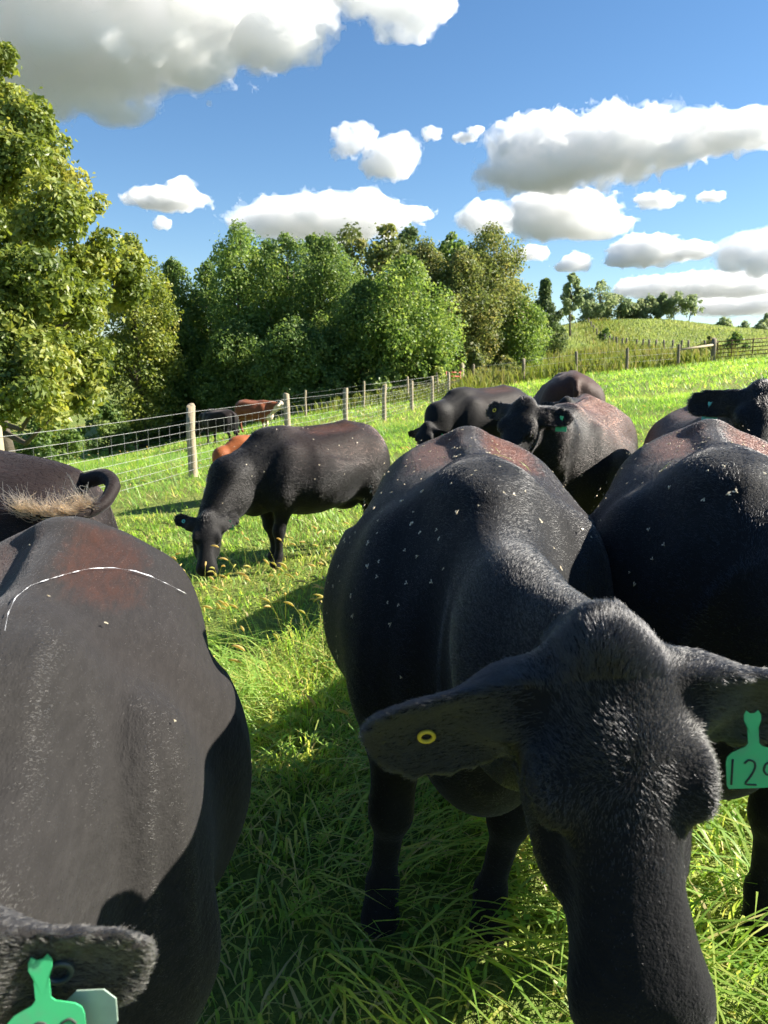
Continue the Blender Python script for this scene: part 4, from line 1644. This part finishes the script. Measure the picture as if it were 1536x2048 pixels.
# ------------------------------------------------------------------ the herd
BLACK, BROWN = (.0065, .006, .0068), (.075, .026, .014)
mb_near = coat_mat('black_hide', (.009, .009, .010), (.085, .028, .015), .95, .05, rough=.7, spec=.08)
mb_left = coat_mat('sunlit_hide', (.023, .0215, .021), (.042, .018, .012), .9, .05, rough=.75, spec=.06)  # black lightened: this cow's sunlit look is put into the hide colour
mh_near = coat_mat('black_hair', (.006, .006, .0068), (.11, .034, .019), 1.0, .04, hair=True, ior=1.6)
mh_left = coat_mat('black_hair_sunlit', (.036, .034, .033), (.090, .042, .031), 1.0, .05, hair=True, ior=1.5)  # hair lightened likewise, sunlit brightness held in its base colour
m_far = coat_mat('black_coat', BLACK, (.05, .018, .010), .8, .16, rough=.62, spec=.16)
mh_far = coat_mat('black_hair_far', (.012, .0115, .012), (.13, .045, .024), 1.0, .20, hair=True, ior=1.38)
mh_brown = coat_mat('sun_faded_hair', (.008, .007, .007), (.090, .030, .017), 1.0, .65, hair=True, ior=1.36)
m_brownish = coat_mat('sun_faded_coat', (.008, .007, .007), (.075, .027, .015), .9, .65, rough=.6, spec=.18)

up_mask = lambda c: np.clip((c[:, 2] - .55) * 4, .06, 1)

# main cow facing the camera
EL = (.10, -.18, 1.0, .75, .55, 0)
ER = (.20, -.20, 1.0, .75, .60, 0)
cow('main', 'large black cow facing the camera, its lowered head filling the foreground, flies over its back',   .285, 2.40, (-.06, -1), 1.0,
    dict(poll=(1.385, .10, 1.212), head_scale=.95, ear_scale=1.2, axis=(.46, .075, -.89), face=(.9, 0, .4), roll=.03, ears=(EL, ER), fat=1.03, legy=(-.13, -.10), legs=(0, -.02, .1, -.05), neck_mid=(.98, .03, 1.055), neck_scale=.97, neck_sy=.64),
    mb_near, .0108, hair=(680000, .013, .00036, mh_near, up_mask))
# cow at the left, also coming towards the camera
cow('left', 'black cow with faded brown loin and a white slobber line across its back', -.697, 1.48, (.26, -.966), .93,
    dict(poll=(.962, -.05, 1.262), axis=(.42, -.02, -.88), face=(.9, 0, .4), ears=((.22, -.20, 1.0, .6, .8, 0), EAR_DROOP), fat=.96, fore=.74, folds=1.0, frizz=.30, neck_mid=(.76, -.02, 1.07), neck_scale=.88),
    mb_left, .012, hair=(560000, .010, .00034, mh_left, up_mask))
# cow at the right
cow('right', 'black cow standing right behind the main cow head, its front in shadow', 1.03, 2.36, (-.33, -.944), .985,
    dict(poll=(1.12, .52, 1.16), axis=(.5, .55, -.66), face=(.6, .6, .5), fat=1.0, neck_mid=(.84, .22, 1.06)),
    mb_near, .0135, hair=(400000, .014, .00042, mh_near, up_mask))
# grazing cow in the gap
cow('grazing', 'black cow grazing side-on in the sunlit gap, head down in the grass', -.66, 6.8, (-.79, -.61), .89,
    dict(poll=(1.24, .26, .60), axis=(.25, .45, -.86), face=(.4, .9, .3), neck_mid=(.92, .08, .92), ears=((-.6, -.35, 1, .3, .8, 0), (-.6, -.35, 1, .3, .8, 0)), legs=(.05, -.12, .1, -.1)),
    m_far, .0165, hair=(120000, .018, .0008, mh_far, up_mask))
# cow with its tail swung over its rump
cow('tail', 'black cow at the left edge with pale tail switch swung across its rump', -2.02, 3.12, (-1, .06), 1.03,
    dict(poll=(1.12, 0, .62), axis=(.3, 0, -.95), face=(1, 0, .2), neck_mid=(.86, 0, .92), tail=False), m_far, .016, hair=(120000, .015, .0006, mh_far, up_mask))
cow('behind', 'brownish black cow looking at the camera behind the main cow, green tag in its ear', 1.43, 5.72, (-.45, -.89), .95,
    dict(poll=(1.06, -.10, 1.37), axis=(.62, -.12, -.78), face=(.9, 0, .5), ears=((-.42, -.3, 1, .3, .9, 0), (-.30, -.3, 1, .3, .9, 0)), neck_mid=(.80, 0, 1.16)),
    m_brownish, .0165, hair=(120000, .018, .0008, mh_brown, up_mask))
cow('hidden', 'brown backed heifer almost hidden behind the cow looking at the camera', 1.95, 7.75, (-.40, -.917), .88,
    dict(poll=(1.05, .05, 1.34), axis=(.62, 0, -.78), face=(.9, 0, .5), ears=((-.5, -.3, 1, .3, .9, 0),) * 2), m_brownish, .021)
cow('rump', 'brownish black cow seen from behind, rearmost of the row of three', 2.30, 9.75, (.12, .99), 1.02,
    dict(poll=(1.1, 0, .6), axis=(.3, 0, -.95), face=(1, 0, .2), neck_mid=(.86, 0, .92)), m_brownish, .021)
cow('far', 'black cow grazing beyond the main cow back, head towards the fence', 1.30, 10.3, (-.80, -.6), .93,
    dict(poll=(1.12, .12, .86), axis=(.45, .25, -.85), face=(.8, .4, .3), neck_mid=(.86, .05, .98)), m_far, .021)
cow('edge', 'black cow with raised head and blue green tag behind the right cow', 1.99, 4.72, (-.24, -.97), .92,
    dict(poll=(1.19, .05, 1.50), ear_scale=1.15, axis=(.66, -.1, -.74), face=(.9, 0, .5), neck_mid=(.84, 0, 1.18), ears=((-.1, -.3, 1, .4, .9, 0),) * 2), m_far, .0165, hair=(110000, .018, .0007, mh_far, up_mask))
# the calf and the two beyond the fence
sp_c = dict(poll=(1.08, .1, .66), axis=(.5, .2, -.84), face=(.9, .2, .3), neck_mid=(.86, .03, .95))
Pc, ac, fc, lc = head_frame(sp_c)
m_calf = coat_mat('orange_red_coat', (.30, .085, .022), (.30, .085, .022), 0, 0, white=(Pc - ac * .05, ac * .8 + np.array([.2, 0, -.55])))
cow('calf', 'orange red calf with white face half hidden behind the grazing cow', -1.70, 10.4, (-.80, -.6), .64, sp_c, m_calf, .02, group=None, cat='calf')
cow('farblack', 'black cow beyond the fence, standing before the dark wood', -6.25, 29.2, (-.80, .6), 1.0,
    dict(poll=(1.12, 0, .8), axis=(.3, 0, -.95), face=(1, 0, .2), neck_mid=(.86, 0, 1.0)), m_far, .03)
sp_h = dict(poll=(1.16, 0, 1.28), axis=(.80, 0, -.60))
Ph, ah, fh, lh = head_frame(sp_h)
m_redwhite = coat_mat('dark_red_coat', (.24, .075, .032), (.24, .075, .032), 0, 0, white=(Ph - ah * .06, ah))
cow('whiteface', 'dark red cow with white face beyond the fence', -5.35, 32.2, (.95, -.3), 1.0, sp_h, m_redwhite, .03, group=None)

# --- tail of the cow at the left edge
e = COWS['tail']['e']
m_tailskin = m_far
tp = np.array([(-.79, 0, 1.26), (-.89, .03, 1.29), (-.95, .09, 1.26), (-.945, .18, 1.20), (-.87, .27, 1.165), (-.77, .30, 1.18), (-.67, .30, 1.205)])
tt_ = np.linspace(0, 6, 31)
tp2 = np.stack([np.interp(tt_, range(7), tp[:, i]) for i in range(3)], -1)
for it in range(3):
    tp2[1:-1] = (tp2[:-2] + 2 * tp2[1:-1] + tp2[2:]) / 4
MB().tube(tp2, np.linspace(.034, .014, 31), 10).build('tail', m_tailskin, e)
rg = np.random.default_rng(5)
n = 480
root_i = rg.integers(16, 28, n)
p0 = tp2[root_i] + rg.normal(0, .012, (n, 3)) + np.array([0, .02, .01])
dirn = unit(np.array([.95, -.06, .16]) + rg.normal(0, .10, (n, 3)))
Ls = rg.uniform(.04, .095, n)
cur = np.stack([p0, p0 + dirn * Ls[:, None] * .35, p0 + dirn * Ls[:, None] * .7 + np.array([0, 0, .012]) + rg.normal(0, .01, (n, 3)),
                p0 + dirn * Ls[:, None] + np.array([0, -.01, .03]) + rg.normal(0, .022, (n, 3))], 1).astype(np.float32)
cu = bpy.data.hair_curves.new('tail_switch')
cu.add_curves([4] * n)
cu.attributes['position'].data.foreach_set('vector', cur.ravel())
ra = cu.attributes.get('radius') or cu.attributes.new('radius', 'FLOAT', 'POINT')
ra.data.foreach_set('value', np.tile(np.array([1, .9, .7, .3], np.float32) * .0014, n))
m_sw, T, o = mat_new('straw_tail_hair')
hb = T.n('ShaderNodeBsdfHairPrincipled')
hb.model = 'CHIANG'
hb.parametrization = 'COLOR'
hi_ = T.n('ShaderNodeHairInfo')
T.put(hb.inputs['Color'], T.mix(hi_.outputs['Random'], rgb(.27, .165, .075), rgb(.07, .04, .025)))
hb.inputs['Roughness'].default_value = .4
T.put(o.inputs[0], hb.outputs[0])
cu.materials.append(m_sw)
sw = bpy.data.objects.new('tail_switch', cu)
COL.objects.link(sw)
sw.parent = e

# --- ear tags
UP = np.array([0, 0, 1.0])


def hang_tag(key, side, along, across, lift, mat, size=1.0, text=None, tilt=0.0, toward=None, drop=0.0):
    """tag pinned on an ear, hanging plumb, its face turned the way the ear opens"""
    p, d, n_, w = on_ear(key, side, along, across, lift)
    p = p - UP * drop
    fz = np.array(toward, float) if toward is not None else n_.copy()
    fz = unit(fz - UP * (fz @ UP) * .75)
    yy = unit(UP - fz * (UP @ fz))
    xx = np.cross(yy, fz)
    M = frame_matrix(p, xx, yy, fz) @ Matrix.Rotation(tilt, 4, 'Z')
    return ear_tag(COWS[key]['e'], M, mat, size, text)


hang_tag('main', 1, .096, .020, .034, m_tag, 1.0, '129', R(4), (1, .0, .55), .025)
hang_tag('left', 1, .105, .020, .030, m_tag, .98, '129', R(2), (1, 0, .65), -.004)
p, d, n_, w = on_ear('left', 1, .158, .0, .032)
oc = [(.020, 0), (.026, .012), (.026, .040), (.014, .052), (-.014, .052), (-.026, .040), (-.026, .012), (-.020, 0)]
ear_tag(COWS['left']['e'], frame_matrix(p - UP * .056, unit(np.array([.2, 1, 0])), UP, unit(np.array([1, -.2, .3]))), m_tagpale, 1.0, None, oc)


def button(key, side, along, across, lift, mat, r0, r1):
    p, d, n_, w = on_ear(key, side, along, across, lift)
    mb = MB()
    a_ = np.linspace(0, 2 * np.pi, 25)
    ring = np.array([p + (d * math.cos(x_) + w * math.sin(x_)) * r0 for x_ in a_])
    mb.tube(ring, r1, 6, False)
    mb.build('button_tag', mat, COWS[key]['e'])


button('main', -1, .145, .0, .022, m_yellow, .0105, .0032)
button('left', 1, .125, .0, .016, m_button, .013, .0035)
hang_tag('behind', 1, .15, .0, .02, m_tag, .95, None, 0, (1, 0, .3))
button('behind', -1, .14, 0, .018, m_yellow, .012, .004)
hang_tag('edge', -1, .12, .0, .02, m_tagcyan, 1.0, None, 0, (1, 0, .3))
hang_tag('grazing', 1, .12, 0, .018, m_tag, .8, None, 0, (.6, .8, .2))
button('grazing', -1, .12, 0, .018, m_tagcyan, .012, .006)
hang_tag('far', 1, .12, 0, .018, m_tag, .8)


# ------------------------------------------------------------------ small things on the backs
def world_bvh(key):
    c = COWS[key]
    bpy.context.view_layer.update()
    M = np.array(c['e'].matrix_world)
    V = c['V'] @ M[:3, :3].T + M[:3, 3]
    return V, BVHTree.FromPolygons([Vector(v) for v in V], [tuple(int(i) for i in q) for q in c['Q']])


m_slob, T, o = mat_new('slobber')
T.put(o.inputs[0], principled(T, rgb(.75, .76, .80), .18, .6).outputs[0])
m_fly, T, o = mat_new('fly_body')
T.put(o.inputs[0], principled(T, rgb(.42, .34, .22), .5, .5).outputs[0])
m_wing, T, o = mat_new('fly_wing')
_b = principled(T, rgb(.75, .68, .52), .3, .6)
_t = T.n('ShaderNodeBsdfTranslucent')
_t.inputs[0].default_value = rgb(.8, .72, .55)
_m = T.n('ShaderNodeMixShader')
T.put(_m.inputs[1], _b.outputs[0])
T.put(_m.inputs[2], _t.outputs[0])
T.put(o.inputs[0], _m.outputs[0])

Vl, bl = world_bvh('left')
path = [(8, 1270), (14, 1235), (30, 1203), (60, 1178), (95, 1164), (130, 1153), (175, 1143), (225, 1141), (265, 1147), (300, 1158), (335, 1174), (372, 1193)]
pp = []
for i in range(len(path) - 1):
    for s in np.linspace(0, 1, 9)[:-1]:
        q = np.array(path[i]) * (1 - s) + np.array(path[i + 1]) * s
        dv = Vector(ray(*q)).normalized()
        hit = bl.ray_cast(Vector((0, 0, CAM_Z)), dv)
        if hit[0] is not None:
            pp.append(np.array(hit[0] + hit[1] * .007))
pp = np.array(pp)
if len(pp) > 4:
    for it in range(2):
        pp[1:-1] = (pp[:-2] + 2 * pp[1:-1] + pp[2:]) / 4
    rr_ = .00012 + .0010 * RNG.random(len(pp)) * (np.sin(np.arange(len(pp)) * .9) + np.sin(np.arange(len(pp)) * .37 + 1) > -.2)
    k = int(len(pp) * .78)
    rr_[k - 5:k + 5] += .0011
    tag(MB().tube(pp, rr_, 6).build('slobber_strand', m_slob), 'shiny white slobber strand lying across the left cow brown loin', 'slobber')


def fly_mesh():
    b = MB()
    b.tube(np.array([[-.0035, 0, .0015], [-.002, 0, .002], [.0005, 0, .0023], [.0025, 0, .002], [.0035, 0, .0016]]), [.0004, .0014, .0016, .0012, .0006], 6)
    w = MB()
    for s in (1, -1):
        w.add(np.array([[.001, s * .0006, .003], [-.002, s * .0045, .0036], [-.0062, s * .0048, .0034], [-.0052, s * .0016, .003]]), [[0, 1, 2, 3]])
    return b, w


fb, fw = fly_mesh()
fly_b = fb.build('body', m_fly, link=False).data
fly_w = fw.build('wings', m_wing, smooth=False, link=False).data


def fly(loc, nrm, label, group, size=1.0):
    e_ = empty('fly', loc)
    rot = Vector(nrm).to_track_quat('Z', 'Y') @ Matrix.Rotation(random.random() * 6.28, 3, 'Z').to_quaternion()
    e_.rotation_euler = rot.to_euler()
    e_.scale = (size,) * 3
    tag(e_, label, 'fly', group)
    for nm, d_ in (('body', fly_b), ('wings', fly_w)):
        o_ = bpy.data.objects.new(nm, d_)
        COL.objects.link(o_)
        o_.parent = e_


def settle(key, n, zone, label, group, size, gap):
    V, _ = world_bvh(key)
    c = COWS[key]
    nr = mesh_normals(c['body'])
    M3 = np.array(c['e'].matrix_world)[:3, :3]
    nw = unit(nr @ M3.T)
    ok = np.where(zone(c['V']) & (nw[:, 2] > -.1))[0]
    for i in RNG.choice(ok, n, replace=False):
        g = RNG.uniform(*gap)
        fly(V[i] + nw[i] * g, nw[i], label, group, size * RNG.uniform(.55, 1.25))


lv = lambda V: V
settle('main', 130, lambda V: (V[:, 0] > -.35) & (V[:, 0] < .75) & (V[:, 1] < .10) & (V[:, 2] > .85), 'small pale fly on the shaded back of the main cow', 'flies on the main cow', 1.1, (.006, .03))
settle('main', 22, lambda V: (V[:, 0] > -.5) & (V[:, 0] < .7) & (V[:, 1] > .0) & (V[:, 2] > 1.05), 'small pale fly on the sunlit back of the main cow', 'flies on the main cow sunny side', 1.0, (.006, .012))
settle('right', 80, lambda V: (V[:, 0] > -.4) & (V[:, 0] < .7) & (V[:, 1] < .12) & (V[:, 2] > .9), 'small pale fly on the back of the right cow', 'flies on the right cow', 1.1, (.006, .03))
settle('left', 7, lambda V: (V[:, 0] > -.3) & (V[:, 0] < .6) & (V[:, 2] > 1.1), 'small pale fly on the back of the left cow', 'flies on the left cow', .9, (.005, .01))
settle('grazing', 22, lambda V: (V[:, 0] > -.5) & (V[:, 1] > .0) & (V[:, 2] > .7), 'small pale fly on the side of the grazing cow', 'flies on the grazing cow', 1.3, (.006, .03))
settle('behind', 20, lambda V: (V[:, 0] > -.2) & (V[:, 2] > .8), 'small pale fly on the cow looking at the camera', 'flies on the cow looking at the camera', 1.2, (.006, .02))

# blades of cut grass dropped on the main cow
V, bm_ = world_bvh('main')
for k, (px, py) in enumerate([(985, 905), (1000, 925), (1040, 940), (1345, 938)]):
    key = 'main' if px < 1200 else 'right'
    Vv, bb_ = world_bvh(key)
    hit = bb_.ray_cast(Vector((0, 0, CAM_Z)), Vector(ray(px, py)).normalized())
    if hit[0] is None:
        continue
    c_ = np.array(hit[0] + hit[1] * .014)
    nn_ = np.array(hit[1])
    d_ = unit(np.cross(nn_, np.array([.3, 1, 0]) + RNG.normal(0, .5, 3)))
    s_ = np.cross(nn_, d_)
    ts_ = np.linspace(-1, 1, 6)
    Lb = .03
    Vb = np.concatenate([[c_ + d_ * t_ * Lb + nn_ * .004 * (1 - t_ * t_) + s_ * .0025 * (1 - t_ * t_ * .9) * q_ for q_ in (1, -1)] for t_ in ts_])
    Qb = [(2 * i, 2 * i + 1, 2 * i + 3, 2 * i + 2) for i in range(5)]
    ob = mesh('grass_blade', Vb, np.array(Qb), m_grass, attrs={'tint': np.full(len(Vb), .55)})
    tag(ob, ['bent green grass blade on the sunlit side of the main cow loin', 'grass blade lying over the main cow brown loin patch', 'grass blade low on the main cow sunlit flank',
             'green grass sprig lying on the right cow spine'][k], 'grass blade')
